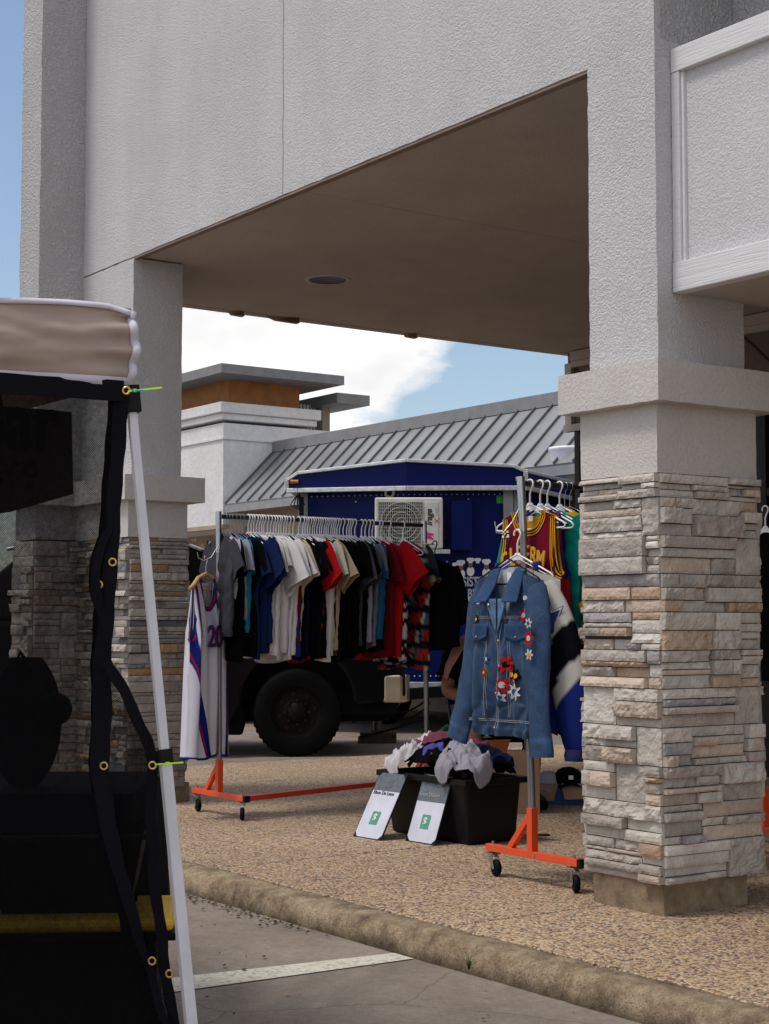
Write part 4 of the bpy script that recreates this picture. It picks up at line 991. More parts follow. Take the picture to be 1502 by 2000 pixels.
jersey('basketball_jersey', 'red jersey with royal blue armhole trim behind the maroon jersey', (XB2, y2, ZB2), radians(4), w=.18, length=.72, col=(.36, .008, .012), trim=[(.01, .02, .16), (.01, .02, .16)], strap=(.06, .14), seed=8, inner=(.01, .02, .16), trimw=.03)
hanger('plastic', (XB2, y2, ZB2), radians(4), 'white plastic hanger inside the red and blue jersey')
def tealpat(x, y_, z, c):
    if z < -.40: return (.50, .27, .02) if z > -.432 else (.003, .003, .006)
    return c
for k, (dy, rz, c, ln, slv, pat, lab, sh, nm) in enumerate((
    (bar_y(1070, XB2)-y, 2, (.003, .17, .15), .66, .42, None, 'oversize teal jersey with gold and black cuff bands beside the stone column', 'the teal jersey', 'football_jersey'),
    (bar_y(1094, XB2)-y, 6, (.50, .30, .01), .62, .22, None, 'yellow tee hanging next to the stone column behind the teal jersey', 'the yellow tee', 'tee_shirt'),
    (bar_y(1104, XB2)-y, 2, (.012, .012, .03), .74, .2, None, 'dark navy tee on the right rack behind the yellow tee', 'the dark navy tee on the right rack', 'tee_shirt'),
    (bar_y(1114, XB2)-y, 5, (.09, .05, .13), .86, .2, None, 'long dusky purple tee on the right rack close to the column', 'the dusky purple tee', 'tee_shirt'))):
    yy = y+dy; mbt = tee_mb(c, 700+k, w=.26 if k == 0 else .24, length=ln, thick=.06, slv=slv, swid=.135 if k == 0 else .1, sl_ang=24 if k == 0 else 20)
    o = mbt.build(nm, M['knit'] if k == 0 else M['fabric']); o.location = (XB2, yy, ZB2); o.rotation_euler = (0, 0, radians(rz)); tag(o, lab, 'jersey' if k == 0 else 't-shirt', 'shirts hanging on the right rack')
    if k == 0:
        for s in (-1, 1):
            sh_ = Vector((s*.26*.84, 0, -.165)); ang = radians(24); d = Vector((s*sin(ang), 0, -cos(ang))); nr = Vector((s*cos(ang), 0, sin(ang)))
            mb = MB()
            def band(u, v):
                a_ = u*2*pi; return sh_+d*(.345+.09*v)+nr*(cos(a_)*.130-.048)+Vector((0, sin(a_)*.028, 0))
            mb.grid(band, 20, 6, lambda u, v: (.50, .27, .02) if v < .45 else (.003, .003, .005), wrap=True); mb.build('cuff_band', M['knit'], o)
    hanger('plastic' if k < 2 else 'wire', (XB2, yy, ZB2), radians(rz), ('white plastic' if k < 2 else 'thin wire')+' hanger holding '+sh)
for k in range(3):
    yy = y+.42+k*.12; o = tee_mb([(.02, .02, .02), (.2, .2, .22), (.01, .02, .08)][k], 740+k, length=.7).build('tee_shirt', M['fabric']); o.location = (XB2, yy, ZB2); tag(o, ['washed black', 'pale grey', 'deep blue'][k]+' tee on the right rack behind the stone column', 't-shirt', 'shirts hanging on the right rack')
    hanger('plastic', (XB2, yy, ZB2), 0, 'white hanger of the '+['washed black', 'pale grey', 'deep blue'][k]+' tee behind the stone column')

# white jersey on the left post of the long rack
BL = (.008, .016, .15); RD = (.35, .01, .03); WJ = (.60, .59, .68)
def sidep(x, z, s, v, front, c):
    if not front:
        return BL if v > .985 else ((.48, .47, .56) if abs(s) > .97 and v > .3 else c)
    if v > .988: return BL
    t = max(0, (-z-.50)/.68); b = 1.0-.70*t**1.1 if s < 0 else 1.0-.3*t
    d = abs(s)-b-.04
    if z < -.42 and -.20 < d < .0: return BL
    if z < -.42 and .0 <= d < .03: return RD
    if z < -.42 and .03 <= d < .06: return BL
    return c
pj = Vector((XB-.02, 4.72, 0))
WJt = jersey('basketball_jersey', 'long white basketball jersey with blue side bands on a wooden hanger', (-8.52, 4.70, 1.53), radians(121), w=.185, length=1.07, col=WJ, trim=[BL, RD, BL], strap=(.07, .15), neck=.17, arm=.33, side=sidep, seed=21, inner=(.58, .57, .66), flare=.22, thick=.12, drape=1.3, trimw=.026, group='garments hung on rack posts')
text('20', 'number', plain('plum_print', (.06, .012, .08), .7), WJt, jm(-.02, -.47, -.08), .18, ext=.004, off=.004)
hanger('wood', (-8.52, 4.70, 1.53), radians(124), 'wooden hanger with steel hook holding the long white jersey')
mb = MB(); mb.tube([(-8.52, 4.79, 1.62), (-8.53, 4.74, 1.54), (-8.545, 4.70, 1.52), (-8.56, 4.67, 1.535), (-8.565, 4.665, 1.57)], .0025, 6)
tag(mb.build('hook', M['wire']), 'curved steel hook on the left post of the long rack', 'hook', 'steel hooks on the rack posts')
mb = MB(); p = PY(318, 1183, 5.05)
mb.cyl((-9.30, 4.78, 1.27), (-8.66, 4.72, 1.27), .006, n=8); tag(mb.build('rod', M['wire']), 'thin steel rod reaching from the left stone column to the wooden hanger', 'rod')

# ------------------------------------------------------------------ denim jacket and team jacket on the right rack's front post
def sleeve_mb(path, rad, flat, col, n=20, wr=.014, seed=1, updir=(1, 0, 0)):
    mb = MB(); P2 = [Vector(p) for p in path]; m = 46
    def at(t):
        k = t*(len(P2)-1); i = min(int(k), len(P2)-2); f_ = k-i; p0 = P2[max(i-1, 0)]; p1 = P2[i]; p2 = P2[i+1]; p3 = P2[min(i+2, len(P2)-1)]
        return .5*((2*p1)+(p2-p0)*f_+(2*p0-5*p1+4*p2-p3)*f_*f_+(3*p1-p0-3*p2+p3)*f_**3)
    def rd(t):
        k = t*(len(rad)-1); i = min(int(k), len(rad)-2); return rad[i]+(rad[i+1]-rad[i])*(k-i)
    def fn(u, v):
        p = at(v); t = (at(min(1, v+.01))-at(max(0, v-.01))).normalized(); a_ = u*2*pi
        x = Vector(updir); x = (x-t*x.dot(t)).normalized(); yv = t.cross(x); r = rd(v)
        q = 1+wr*8*(nz3(cos(a_)*1.5, v*7, sin(a_)*1.5, seed))+wr*7*max(0, 1-2.2*abs(nz3(v*6+.8*cos(a_+seed), 2*v+seed, .6*sin(a_), 5)))**2*(1 if v > .12 else v/.12)
        return p+(x*cos(a_)*r+yv*sin(a_)*r*flat)*q
    mb.grid(fn, n, m, lambda u, v: col(u, v) if callable(col) else col, wrap=True); return mb
DN = (.009, .040, .112); DL = (.075, .155, .28); DKN = (.002, .010, .036); THR = (.34, .33, .32)
jx, jy_, jz = -5.565, 4.60, 1.525
DJ = thing('denim_jacket', 'blue denim jacket with bright embroidery hanging from the front post', 'denim jacket', (jx, jy_, jz), radians(2), 'garments hung on rack posts')
JW, JL = .232, .875     # half width, length from hook to hem
def jt(x): return -.145-.30*max(0, abs(x)-.05)
def jpos(s, v, front):
    v = max(0, v); x0 = s*JW; z0 = jt(x0); zb = -JL+.006*sin(s*6); z = z0+(zb-z0)*v; x = x0*(1-.10*v**1.4+.02*sin(v*3))
    kk = max(0, 1-abs(s)**5)**.5; yf = .065*kk*min(1, .25+v*2)
    wv_ = .010*max(0, 1-2.4*abs(nz3(s*2.2+v*1.5, v*5, 8)))**2-.008*max(0, 1-2.4*abs(nz3(s*3-v, v*3, 18)))**2+.012*(sin(s*8+1+v*3)+.6*sin(s*15+v*4)+.6*nz3(s*4, v*6, 1))*min(1, v*1.6)
    return Vector((x, (-yf if front else yf)+wv_+(.003*sin(v*90) if v > .93 else 0), z))
def jcol(u, v, front=True):
    s = u*2-1; p = jpos(s, v, front); x, z = p.x, p.z
    f_ = nz3(x*14, z*5, 3); k = .5+.5*f_; c = [DKN[i]*(.45)+DN[i]*.55+(DL[i]-DN[i])*.35*k for i in range(3)]
    seam = lambda d, w_=.006: max(0, 1-abs(d)/w_)
    ww = max(seam(x-.0, .010)*.55, seam(x-.018, .005)*.5, seam(z+.355, .007)*.7, seam(z+.735, .007)*.7, seam(abs(x)-.075+(z+.36)*.06, .006)*.5*(z < -.36), seam(abs(x)-.135+(z+.36)*.10, .006)*.4*(z < -.36))
    c = [a_+(b_-a_)*ww for a_, b_ in zip(c, DL)]
    if z < -.805: c = [q*1.12 for q in c]
    if s < -.9 or s > .9: c = [q*.75 for q in c]
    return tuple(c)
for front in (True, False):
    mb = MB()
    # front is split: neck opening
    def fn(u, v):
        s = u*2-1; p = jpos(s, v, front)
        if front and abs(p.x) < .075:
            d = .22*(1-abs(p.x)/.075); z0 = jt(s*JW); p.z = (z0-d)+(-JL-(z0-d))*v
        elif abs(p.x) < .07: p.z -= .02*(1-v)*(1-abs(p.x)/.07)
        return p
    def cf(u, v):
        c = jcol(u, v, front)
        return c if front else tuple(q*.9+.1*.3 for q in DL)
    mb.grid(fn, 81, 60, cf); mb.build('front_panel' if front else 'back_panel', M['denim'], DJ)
mb = MB()   # inner yoke
mb.grid(lambda u, v: Vector(((u-.5)*.19, .012, -.14-.22*v)), 12, 8, lambda u, v: (.38, .42, .48)); mb.build('lining', M['denim'], DJ)
mb = MB(); mb.box(-.014, .014, .008, .0105, -.195, -.155); mb.build('neck_label', M['white'], DJ)
# collar
for s in (-1, 1):
    mb = MB()
    pts = [(.015*s, -.0, -.128), (.095*s, -.0, -.135), (.135*s, -.05, -.275), (.065*s, -.075, -.285), (.045*s, -.045, -.20)]
    inn = [Vector(p) for p in pts]
    def col_fn(u, v):
        a_ = Vector((s*.055, .01, -.135)).lerp(Vector((s*.050, -.078, -.285)), v)+Vector((s*-.012*sin(v*pi), 0, 0)); b_ = Vector((s*.115, .0, -.150)).lerp(Vector((s*.145, -.072, -.290)), v)
        p = a_.lerp(b_, u); p.y -= .012*sin(u*pi)+.006; return p
    def cc(u, v): 
        e = min(u, 1-u, v*1.0+.1, 1-v); return tuple(q*(1.5 if e < .07 else 1.12) for q in DN)
    mb.grid(col_fn, 14, 22, cc); mb.build('collar', M['denim'], DJ, solid=.006)
    mb = MB(); mb.grid(lambda u, v: Vector((s*(.006+.066*u*(1-v)), -.066-.006*u, -.272-.15*v)), 10, 10, lambda u, v: tuple(q*1.05 for q in DL)); mb.build('lapel', M['denim'], DJ, solid=.004)
mb = MB(); mb.grid(lambda u, v: Vector(((u-.5)*.20, .018+.02*cos((u-.5)*3), -.128-.035*v-.012*abs(u-.5))), 20, 5, lambda u, v: tuple(q*1.3 for q in DN)); mb.build('collar_stand', M['denim'], DJ, solid=.006)
for s in (-1, 1):
    # pocket flap
    mb = MB(); c0, z0 = s*.125, -.385
    def pf(u, v):
        x = c0+(u-.5)*.125; dz = .055+.022*(1-abs(u-.5)*2); p = jpos(x/JW, (z0-jt(x))/(-JL-jt(x)), True); return Vector((x, p.y-.010-.005*v, z0-dz*v))
    mb.grid(pf, 12, 8, lambda u, v: tuple(q*(1.7 if v > .85 or u < .06 or u > .94 else .95) for q in DN)); mb.build('pocket_flap', M['denim'], DJ, solid=.003)
    mb = MB(); p = pf(.5, .75); mb.lathe([(0, -.004), (.006, -.003), (.0065, 0)], (p.x, p.y-.004, p.z), 12, Matrix.Rotation(-pi/2, 3, 'X')); mb.build('button', plain('copper', (.35, .16, .08), .35, 1), DJ)
def seamline(pts, nm='stitching'):
    mb = MB(); P3 = []
    for x, z in pts:
        p = jpos(x/JW, (z-jt(x))/(-JL-jt(x)), True); P3.append((x, p.y-.0035, z))
    mb.tube(P3, .0011, 5); return mb.build(nm, plain('pale_thread', THR, .9), DJ)
for z0 in (-.350, -.358, -.805, -.812): seamline([(x*.0125, z0) for x in range(-17, 18)])
for x0 in (-.005, .022): seamline([(x0, z_*-.01) for z_ in range(38, 86, 2)])
for s in (-1, 1):
    for dx in (0, .010): seamline([(s*(.078+dx-(z_-46)*.0003), z_*-.01) for z_ in range(46, 80, 3)])
mb = MB()
for z_ in (-.345, -.46, -.57, -.69, -.84):
    p = jpos(.03, (-z_*-1-jt(0))/(-JL-jt(0)), True); mb = MB(); mb.lathe([(0, -.005), (.007, -.003), (.0075, 0)], (.008, p.y-.006, z_), 12, Matrix.Rotation(-pi/2, 3, 'X')); mb.build('button', plain('copper', (.35, .16, .08), .35, 1), DJ)
mb = MB(); mb.lathe([(0, -.005), (.007, -.003), (.0075, 0)], (-.045, -.078, -.30), 12, Matrix.Rotation(-pi/2, 3, 'X')); mb.build('snap', M['chrome'], DJ)
def slc(u, v):
    k = .5+.5*nz3(u*5, v*9, 7); c = [DKN[i]*.3+DN[i]*.75+(DL[i]-DN[i])*.3*k for i in range(3)]
    if .885 < v < .90: c = [q*1.7 for q in c]
    return tuple(c)
mb = sleeve_mb([(-.15, 0, -.225), (-.190, -.01, -.34), (-.215, -.02, -.54), (-.260, -.03, -.74), (-.310, -.04, -.91)], [.062, .074, .070, .066, .062, .066], .40, slc, seed=2); mb.build('sleeve', M['denim'], DJ)
mb = sleeve_mb([(.165, 0, -.225), (.212, -.02, -.34), (.228, -.035, -.54), (.240, -.04, -.76), (.250, -.04, -.955)], [.062, .078, .074, .070, .066, .070], .40, slc, seed=4); mb.build('sleeve', M['denim'], DJ)
RED_, BLK_, WH_, YEL_, BLU_ = (.36, .012, .015), (.004, .004, .005), (.50, .48, .46), (.62, .30, .02), (.02, .09, .26)
def flower(cx, cz, R_, petals, colp, colc, seed, off=.0, sleeve=None):
    """plain embroidered blossom worked on the denim"""
    def P4(x, z, o2):
        if sleeve: return Vector((x, sleeve-o2, z))
        p = jpos(max(-1, min(1, x/JW)), (z-jt(x))/(-JL-jt(x)), True); return Vector((x, p.y-.004-o2, z))
    for k, (rr, cc, n, lob) in enumerate(((R_, colp, 40, .24), (R_*.36, colc, 16, 0))):
        mb = MB(); mb.col = cc; o2 = off+.002*k; ring = []
        for q in range(n):
            a_ = 2*pi*q/n; r_ = rr*(1-lob+lob*cos(petals*a_+seed)); ring.append(P4(cx+r_*cos(a_), cz+r_*sin(a_), o2))
        mb.add([P4(cx, cz, o2+.0005)]+ring, [(0, 1+q, 1+(q+1) % n) for q in range(n)], True); mb.build('embroidered_blossom' if k == 0 else 'blossom_centre', M['fabric'], DJ)
def leafp(cx, cz, L_, ang, c, off=.0, sleeve=None):
    def P4(x, z):
        if sleeve: return Vector((x, sleeve-off, z))
        p = jpos(max(-1, min(1, x/JW)), (z-jt(x))/(-JL-jt(x)), True); return Vector((x, p.y-.0035-off, z))
    d = Vector((cos(ang), 0, sin(ang))); e = Vector((-sin(ang), 0, cos(ang))); o0 = Vector((cx, 0, cz)); pts = []
    for k in range(9): t = k/8; q = o0+d*L_*t+e*L_*.2*sin(pi*t); pts.append(P4(q.x, q.z))
    for k in range(7, 0, -1): t = k/8; q = o0+d*L_*t-e*L_*.2*sin(pi*t); pts.append(P4(q.x, q.z))
    mb = MB(); mb.col = c; mb.add(pts, [tuple(range(len(pts)))]); mb.build('embroidered_leaf', M['fabric'], DJ)
for i, (x, z_, R_, n, c1, c2) in enumerate(((-.165, -.285, .030, 5, RED_, WH_), (-.150, -.365, .026, 6, BLK_, YEL_), (.158, -.270, .028, 5, BLU_, WH_), (.150, -.345, .032, 6, RED_, WH_), (-.070, -.540, .026, 5, BLU_, WH_), (-.085, -.60, .020, 6, RED_, YEL_),
    (.070, -.560, .042, 6, RED_, BLK_), (.120, -.610, .034, 5, BLK_, YEL_), (.055, -.650, .040, 6, RED_, WH_), (.110, -.680, .040, 7, WH_, BLU_), (.045, -.705, .026, 5, WH_, BLU_))): flower(x, z_, R_, n, c1, c2, i, .0012*(i % 3))
for x, z_, L_, a_, c in ((-.160, -.315, .05, -1.2, (.02, .10, .04)), (.165, -.30, .05, -1.9, YEL_), (-.066, -.565, .06, -1.5, (.03, .13, .05)), (.085, -.585, .07, -1.0, YEL_), (.085, -.63, .06, .4, (.09, .015, .14)), (.03, -.60, .05, 2.2, RED_)): leafp(x, z_, L_, a_, c)
for i, (x, z_, R_, n, c1, c2) in enumerate(((.222, -.38, .024, 6, WH_, BLU_), (.225, -.445, .034, 5, RED_, WH_), (.228, -.515, .026, 6, WH_, YEL_))): flower(x, z_, R_, n, c1, c2, i+30, .001*i, sleeve=-.082)
hanger('black', (jx, jy_, jz), radians(2), 'black plastic hanger holding the denim jacket')
mb = MB(); mb.tube([(-5.575, 4.675, 1.66), (-5.58, 4.64, 1.60), (-5.60, 4.60, 1.545), (-5.615, 4.575, 1.55), (-5.62, 4.57, 1.60)], .003, 6)
tag(mb.build('hook', M['wire']), 'curved steel hook on the front post of the right rack', 'hook', 'steel hooks on the rack posts')
# team jacket behind it: only the right sleeve and shoulder show
TJ = thing('team_jacket', 'padded white, black and blue team jacket with a star, behind the denim jacket', 'team jacket', (-5.57, 4.66, 1.545), radians(8), 'garments hung on rack posts')
WB = (.50, .49, .45)
def tjc(u, v):
    k = v+.16*(cos(u*2*pi))*.5
    return WB if k < .40 else ((.004, .004, .006) if k < .60 else (WB if k < .70 else (.010, .022, .16)))
mb = MB()
mb.grid(lambda u, v: Vector(((u-.45)*.44*(1-.05*v), .05*cos((u-.5)*pi)*-.6, -.15-.30*max(0, abs(u-.5)*.5-.05)-.68*v)), 40, 30, lambda u, v: WB if v < .42 else (.01, .022, .16)); mb.build('front_panel', M['fabric'], TJ)
mb = MB(); mb.grid(lambda u, v: Vector(((u-.5)*.50, .05*cos((u-.5)*pi), -.15-.30*max(0, abs(u-.5)*.5-.05)-.68*v)), 40, 30, lambda u, v: WB if v < .42 else (.01, .022, .16)); mb.build('back_panel', M['fabric'], TJ)
mb = sleeve_mb([(.15, .0, -.235), (.215, -.0, -.37), (.275, -.01, -.55), (.325, -.01, -.75), (.345, -.01, -.95)], [.065, .085, .098, .10, .095, .055], .5, tjc, seed=9, wr=.006); mb.build('sleeve', M['fabric'], TJ)
mb = sleeve_mb([(-.16, .0, -.205), (-.19, .05, -.33), (-.18, .08, -.52), (-.17, .08, -.72), (-.16, .08, -.88)], [.07, .08, .08, .08, .07, .05], .5, tjc, seed=10); mb.build('sleeve', M['fabric'], TJ)
mb = MB(); mb.lathe([(.050, -.94), (.056, -.965), (.052, -.99)], (.345, -.01, 0), 16); mb.col = (.01, .02, .12); mb.build('cuff', plain('navy_rib', (.008, .015, .10), .9), TJ)
mb = MB(); mb.grid(lambda u, v: Vector((.12*cos(pi*1.25*(u-.1)+.0), .06*sin(pi*1.25*(u-.1)), -.115-.07*v-.03*abs(u-.5))), 24, 5, lambda u, v: (.05, .045, .22)); mb.build('collar', M['fabric'], TJ, solid=.01)
sleeve_pt = Vector((.235, -.058, -.40))
for sc_, m_, nm, oy in ((.088, plain('navy_star', (.012, .02, .14), .7), 'star', 0), (.106, plain('white_star_edge', (.55, .55, .55), .8), 'star_outline', .003), (.114, plain('navy_star_edge', (.012, .02, .14), .7), 'star_outline', .005)):
    mb = MB(); pts = []
    for k in range(10):
        r_ = sc_*(1 if k % 2 == 0 else .42); a_ = pi/2+2*pi*k/10+.25; pts.append(sleeve_pt+Vector((r_*cos(a_)*.62, oy+abs(r_*cos(a_))*.25, r_*sin(a_)*1.25)))
    mb.add(pts+[sleeve_pt+Vector((0, oy-.006, 0))], [(k, (k+1) % 10, 10) for k in range(10)]); mb.build(nm, m_, TJ)
hanger('plastic', (-5.57, 4.66, 1.545), radians(8), 'white hanger with hooked top holding the team jacket', tilt=0)

# third rack's garments (seen past the right edge of the column)
for k, (yy, c, lab, sh) in enumerate(((6.40, (.004, .004, .005), 'black track top with white piping seen just right of the stone column', 'the black track top'), (6.62, (.40, .02, .01), 'orange red tee on the third rack behind the black track top', 'the orange red tee'), (6.8, (.03, .03, .035), 'dark grey tee on the third rack farthest from the column edge', 'the dark grey tee of the third rack'))):
    o = tee_mb(c, 800+k, w=.25, length=.78, slv=.45 if k == 0 else .2, sl_ang=12).build('track_top' if k == 0 else 'tee_shirt', M['fabric']); o.location = (-5.66, yy, 1.73); tag(o, lab, 'track top' if k == 0 else 't-shirt', 'garments on the third rack')
    if k == 0:
        mb = MB(); mb.tube([(.12, -.03, -.15), (.225, -.045, -.25), (.26, -.05, -.45), (.29, -.05, -.62)], .008, 6); mb.build('piping', M['white'], o); mb = MB(); mb.tube([(-.12, -.035, -.15), (-.225, -.05, -.25), (-.27, -.055, -.45), (-.30, -.055, -.62)], .009, 6); mb.build('piping', M['white'], o)
    hanger('plastic', (-5.66, yy, 1.73), 0, 'white hanger holding '+sh)

# ------------------------------------------------------------------ tote, its heap of clothes, payment signs
TO = thing('storage_tote', 'large black plastic tote heaped with folded clothes', 'storage tote', (-6.96, 5.36, 0))
mb = MB(); bx0, bx1, by0, by1 = -.34, .34, -.16, .16; rx0, rx1, ry0, ry1 = -.415, .385, -.215, .215; zr = .335
def quadbox(mb, a, b, z0, z1):
    vs = [(a[0], a[2], z0), (a[1], a[2], z0), (a[1], a[3], z0), (a[0], a[3], z0), (b[0], b[2], z1), (b[1], b[2], z1), (b[1], b[3], z1), (b[0], b[3], z1)]
    mb.add(vs, [(0, 3, 2, 1), (0, 1, 5, 4), (1, 2, 6, 5), (2, 3, 7, 6), (3, 0, 4, 7)])
quadbox(mb, (bx0, bx1, by0, by1), (rx0+.03, rx1-.03, ry0+.03, ry1-.03), 0.002, zr); mb.build('bin', M['black_plastic'], TO, bevel=.02, solid=.004)
mb = MB()
for a_ in ((rx0, rx1, ry0, ry0+.03), (rx0, rx1, ry1-.03, ry1), (rx0, rx0+.03, ry0+.03, ry1-.03), (rx1-.03, rx1, ry0+.03, ry1-.03)): mb.box(a_[0], a_[1], a_[2], a_[3], zr-.028, zr+.004)
mb.build('rim', M['black_plastic'], TO, bevel=.004)
TC = Vector((-6.96, 5.36, 0))
def mound(x, y):
    d = (x/.40)**2+(y/.24)**2; return zr-.05+.20*exp(-d*.75)
def heap(name, label, cx, cy, rx, ry, col, seed, lift=.012, rot=0, fold=.022, ybias=0, colf=None, inside=False):
    R = random.Random(seed); mb = MB(); n, m = 90, 40; sd_ = seed*3.1
    def fn(u, v):
        a_ = u*2*pi; k = 1+.20*sin(2*a_+sd_)+.12*sin(3*a_+sd_*2)+.04*sin(7*a_+sd_)
        r = v*k; lx, ly = rx*r*cos(a_), ry*r*sin(a_); x = cx+lx*cos(rot)-ly*sin(rot); y = cy+lx*sin(rot)+ly*cos(rot)
        if inside: x = max(rx0+.035, min(rx1-.035, x)); y = max(ry0+.03, min(ry1-.03, y))
        base = mound(x, y)
        if y < ry0-.005 or x > rx1+.005: base = zr+.01-max(0, (ry0-y))*2.2-max(0, x-rx1)*2.2; 
        wx_ = x+.05*nz3(x*6, y*6, sd_); wy_ = y+.05*nz3(x*6, y*6, sd_+3); q = fold*(1.5*(1-abs(nz3(wx_*8+sd_, wy_*8, 0))*1.6)**3+.55*(1-abs(nz3(wx_*19, wy_*17+sd_, 1))*1.6)**3-.5)+nz3(x*4, y*4+sd_, 2)*fold*.6
        z = max(base, .0)+lift+q*(1 if v < .95 else .3)
        if v > .93 and y > ry0 and x < rx1: z -= .015
        if y < ry0-.005: y = ry0-.012+(y-ry0)*.12-q*.5
        if x > rx1+.005: x = rx1+.010+(x-rx1)*.12
        return Vector((TC.x+x, TC.y+y, z))
    mb.grid(fn, n, m, (lambda u, v: colf(fn(u, v), u, v)) if colf else (lambda u, v: col), wrap=True)
    o = mb.build(name, M['fabric'], solid=.003); return tag(o, label, 'clothing', 'clothes heaped in the black tote')
heap('folded_clothes', 'heap of black clothes filling the middle of the tote', .03, .0, .46, .26, (.003, .003, .004), 1, fold=.03, lift=.0, inside=True)
heap('crumpled_shirt', 'dusty mauve shirt draped over the top of the tote heap', -.13, .06, .24, .13, (.17, .045, .075), 2, lift=.055, rot=.1)
heap('crumpled_shirt', 'white crumpled shirt hanging at the left end of the tote', -.29, -.06, .13, .17, (.56, .54, .58), 3, lift=.03, rot=.2, fold=.04)
heap('crumpled_shirt', 'pale grey shirt spilling over the right side of the tote', .25, -.12, .15, .12, (.30, .29, .34), 4, lift=.045, rot=-.4, fold=.034)
heap('crumpled_shirt', 'navy shirt bundled at the right end of the tote heap', .27, .06, .12, .12, (.008, .012, .04), 11, lift=.03, inside=True)
heap('crumpled_shirt', 'violet blue scrap of cloth among the black clothes of the tote', -.02, -.12, .07, .035, (.08, .08, .32), 6, lift=.02, inside=True)
def prn(p, u, v): return (.55, .16, .01) if nz3(p.x*40, p.y*40, 3) > .0 else (.004, .004, .005)
heap('crumpled_shirt', 'black shirt with an orange flame like print on the tote heap', .04, -.02, .12, .08, (.004,)*3, 7, lift=.022, inside=True, colf=lambda p, u, v: prn(p, u, v) if v < .6 else (.004,)*3)
heap('crumpled_shirt', 'black shirt with a small pale and rust print at the tote rim', .08, -.15, .10, .05, (.004,)*3, 8, lift=.016, inside=True, colf=lambda p, u, v: ((.28, .10, .05) if nz3(p.x*60, p.y*60, 5) > .1 else (.006,)*3) if v < .6 else (.004,)*3)
def sign(x0, y0, w, label, name_txt, seed, lean_y, hgt, dk):
    t = thing('payment_sign', label, 'sign', (x0, y0, 0), radians(seed), 'payment signs leaning on the tote')
    al = atan2(lean_y, hgt); L = hypot(lean_y, hgt); Mx = Matrix.Rotation(-al, 4, 'X')
    def pl(name, mb, mat, **k):
        mb.v = [tuple(Mx @ Vector(v)) for v in mb.v]; return mb.build(name, mat, t, **k)
    mb = MB(); mb.box(-w/2, w/2, 0, .006, .0, L); pl('board', mb, M['black_plastic'])
    mb = MB(); c = .03; e = .006; top = L*(.60 if dk else .72)
    mb.prism([(-w/2+e, -.001, c), (-w/2+c, -.001, e), (w/2-c, -.001, e), (w/2-e, -.001, c), (w/2-e, -.001, top), (-w/2+e, -.001, top)], (0, .001, 0)); pl('white_card', mb, plain('white_card', (.58, .60, .70), .35))
    mb = MB(); mb.prism([(-w/2+e, -.001, top+.001), (w/2-e, -.001, top+.001), (w/2-e, -.001, L-c), (w/2-c, -.001, L-.004), (-w/2+c, -.001, L-.004), (-w/2+e, -.001, L-c)], (0, .0008, 0)); pl('clear_sleeve', mb, M['sleeve'])
    mb = MB(); bw = w*.14; bz = L*.31; mb.box(-bw, bw, -.003, -.0015, bz-bw*1.15, bz+bw*1.15); pl('badge', mb, plain('badge_green', (.06, .30, .19), .5), bevel=.004)
    o = text('$', 'dollar_mark', M['white'], t, Mx @ face_mat((0, -.0042, bz), (1, 0, 0), (0, 0, 1)), w*.26, off=.001)
    o = text(name_txt, 'lettering', M['grey_print'] if dk else M['darkprint'], t, Mx @ face_mat((-w*.42, -.003, L*.70 if dk else L*.685), (1, 0, 0), (0, 0, 1)), w*.125, align='LEFT')
    return t
sA = G(716, 1638); sB = G(820, 1647)
sign(sA.x, sA.y, .235, 'left payment card with green dollar badge, leaning beside the tote corner', 'Elton De Leon', 4, .19, .335, False)
sign(sB.x, sB.y, .235, 'right payment card with grey glossy top, leaning on the tote front', 'Elton Deleon', 4, .13, .345, True)
# box of caps behind
bc = G(1068, 1570)
BX = thing('open_box', 'open blue printed cardboard box with flaps folded out', 'box', (bc.x+.02, bc.y+.14, 0), radians(50))
mb = MB(); mb.box(-.20, .20, -.14, .14, .002, .13); mb.build('box_body', M['bluebox'], BX)
mb = MB(); mb.prism([(-.20, -.145, .13), (-.05, -.145, .13), (-.08, -.175, .03), (-.23, -.18, .03)], (0, -.003, 0)); mb.prism([(-.03, -.145, .135), (.20, -.145, .135), (.22, -.19, .05), (-.01, -.19, .04)], (0, -.003, 0)); mb.build('flap', M['cardboard'], BX)
def capf(name, label, loc, rz, col, col2, txt=None):
    t = thing('cap', label, 'cap', loc, rz, 'caps and cloths in the blue box'); mb = MB(); mb.col = col
    mb.lathe([(.085, 0), (.09, .02), (.085, .055), (.065, .085), (.03, .10), (0, .104)], (0, 0, 0), 24); mb.build('crown', M['fabric'], t)
    mb = MB(); mb.col = col2; mb.grid(lambda u, v: Vector(((u-.5)*.16, -.07-.075*v*sqrt(max(0, 1-((u-.5)*1.9)**2)), .008-.02*v+.012*cos((u-.5)*5))), 16, 6); mb.build('brim', M['fabric'], t, solid=.003)
    mb = MB(); mb.lathe([(.006, .102), (.004, .107), (0, .108)], (0, 0, 0), 10); mb.build('top_button', M['fabric'], t)
    if txt: mb = MB(); mb.box(-.015, .015, -.0885, -.086, .03, .055); mb.build('emblem', M['white'], t)
    return t
bl = Vector((bc.x+.02, bc.y+.14, .13))
capf('cap', 'black cap with small white emblem lying in the blue box', bl+Vector((.05, -.02, .0)), radians(60), (.004,)*3, (.004,)*3, True)
capf('cap', 'white cap lying at the near edge of the blue box', bl+Vector((-.05, -.10, -.03)), radians(30), (.38, .37, .44), (.38, .37, .44))
capf('cap', 'dark green and white cap lying at the right of the blue box', bl+Vector((.16, .10, .01)), radians(80), (.02, .05, .03), (.4, .4, .42))
mb = MB(); b1 = G(1040, 1512); 
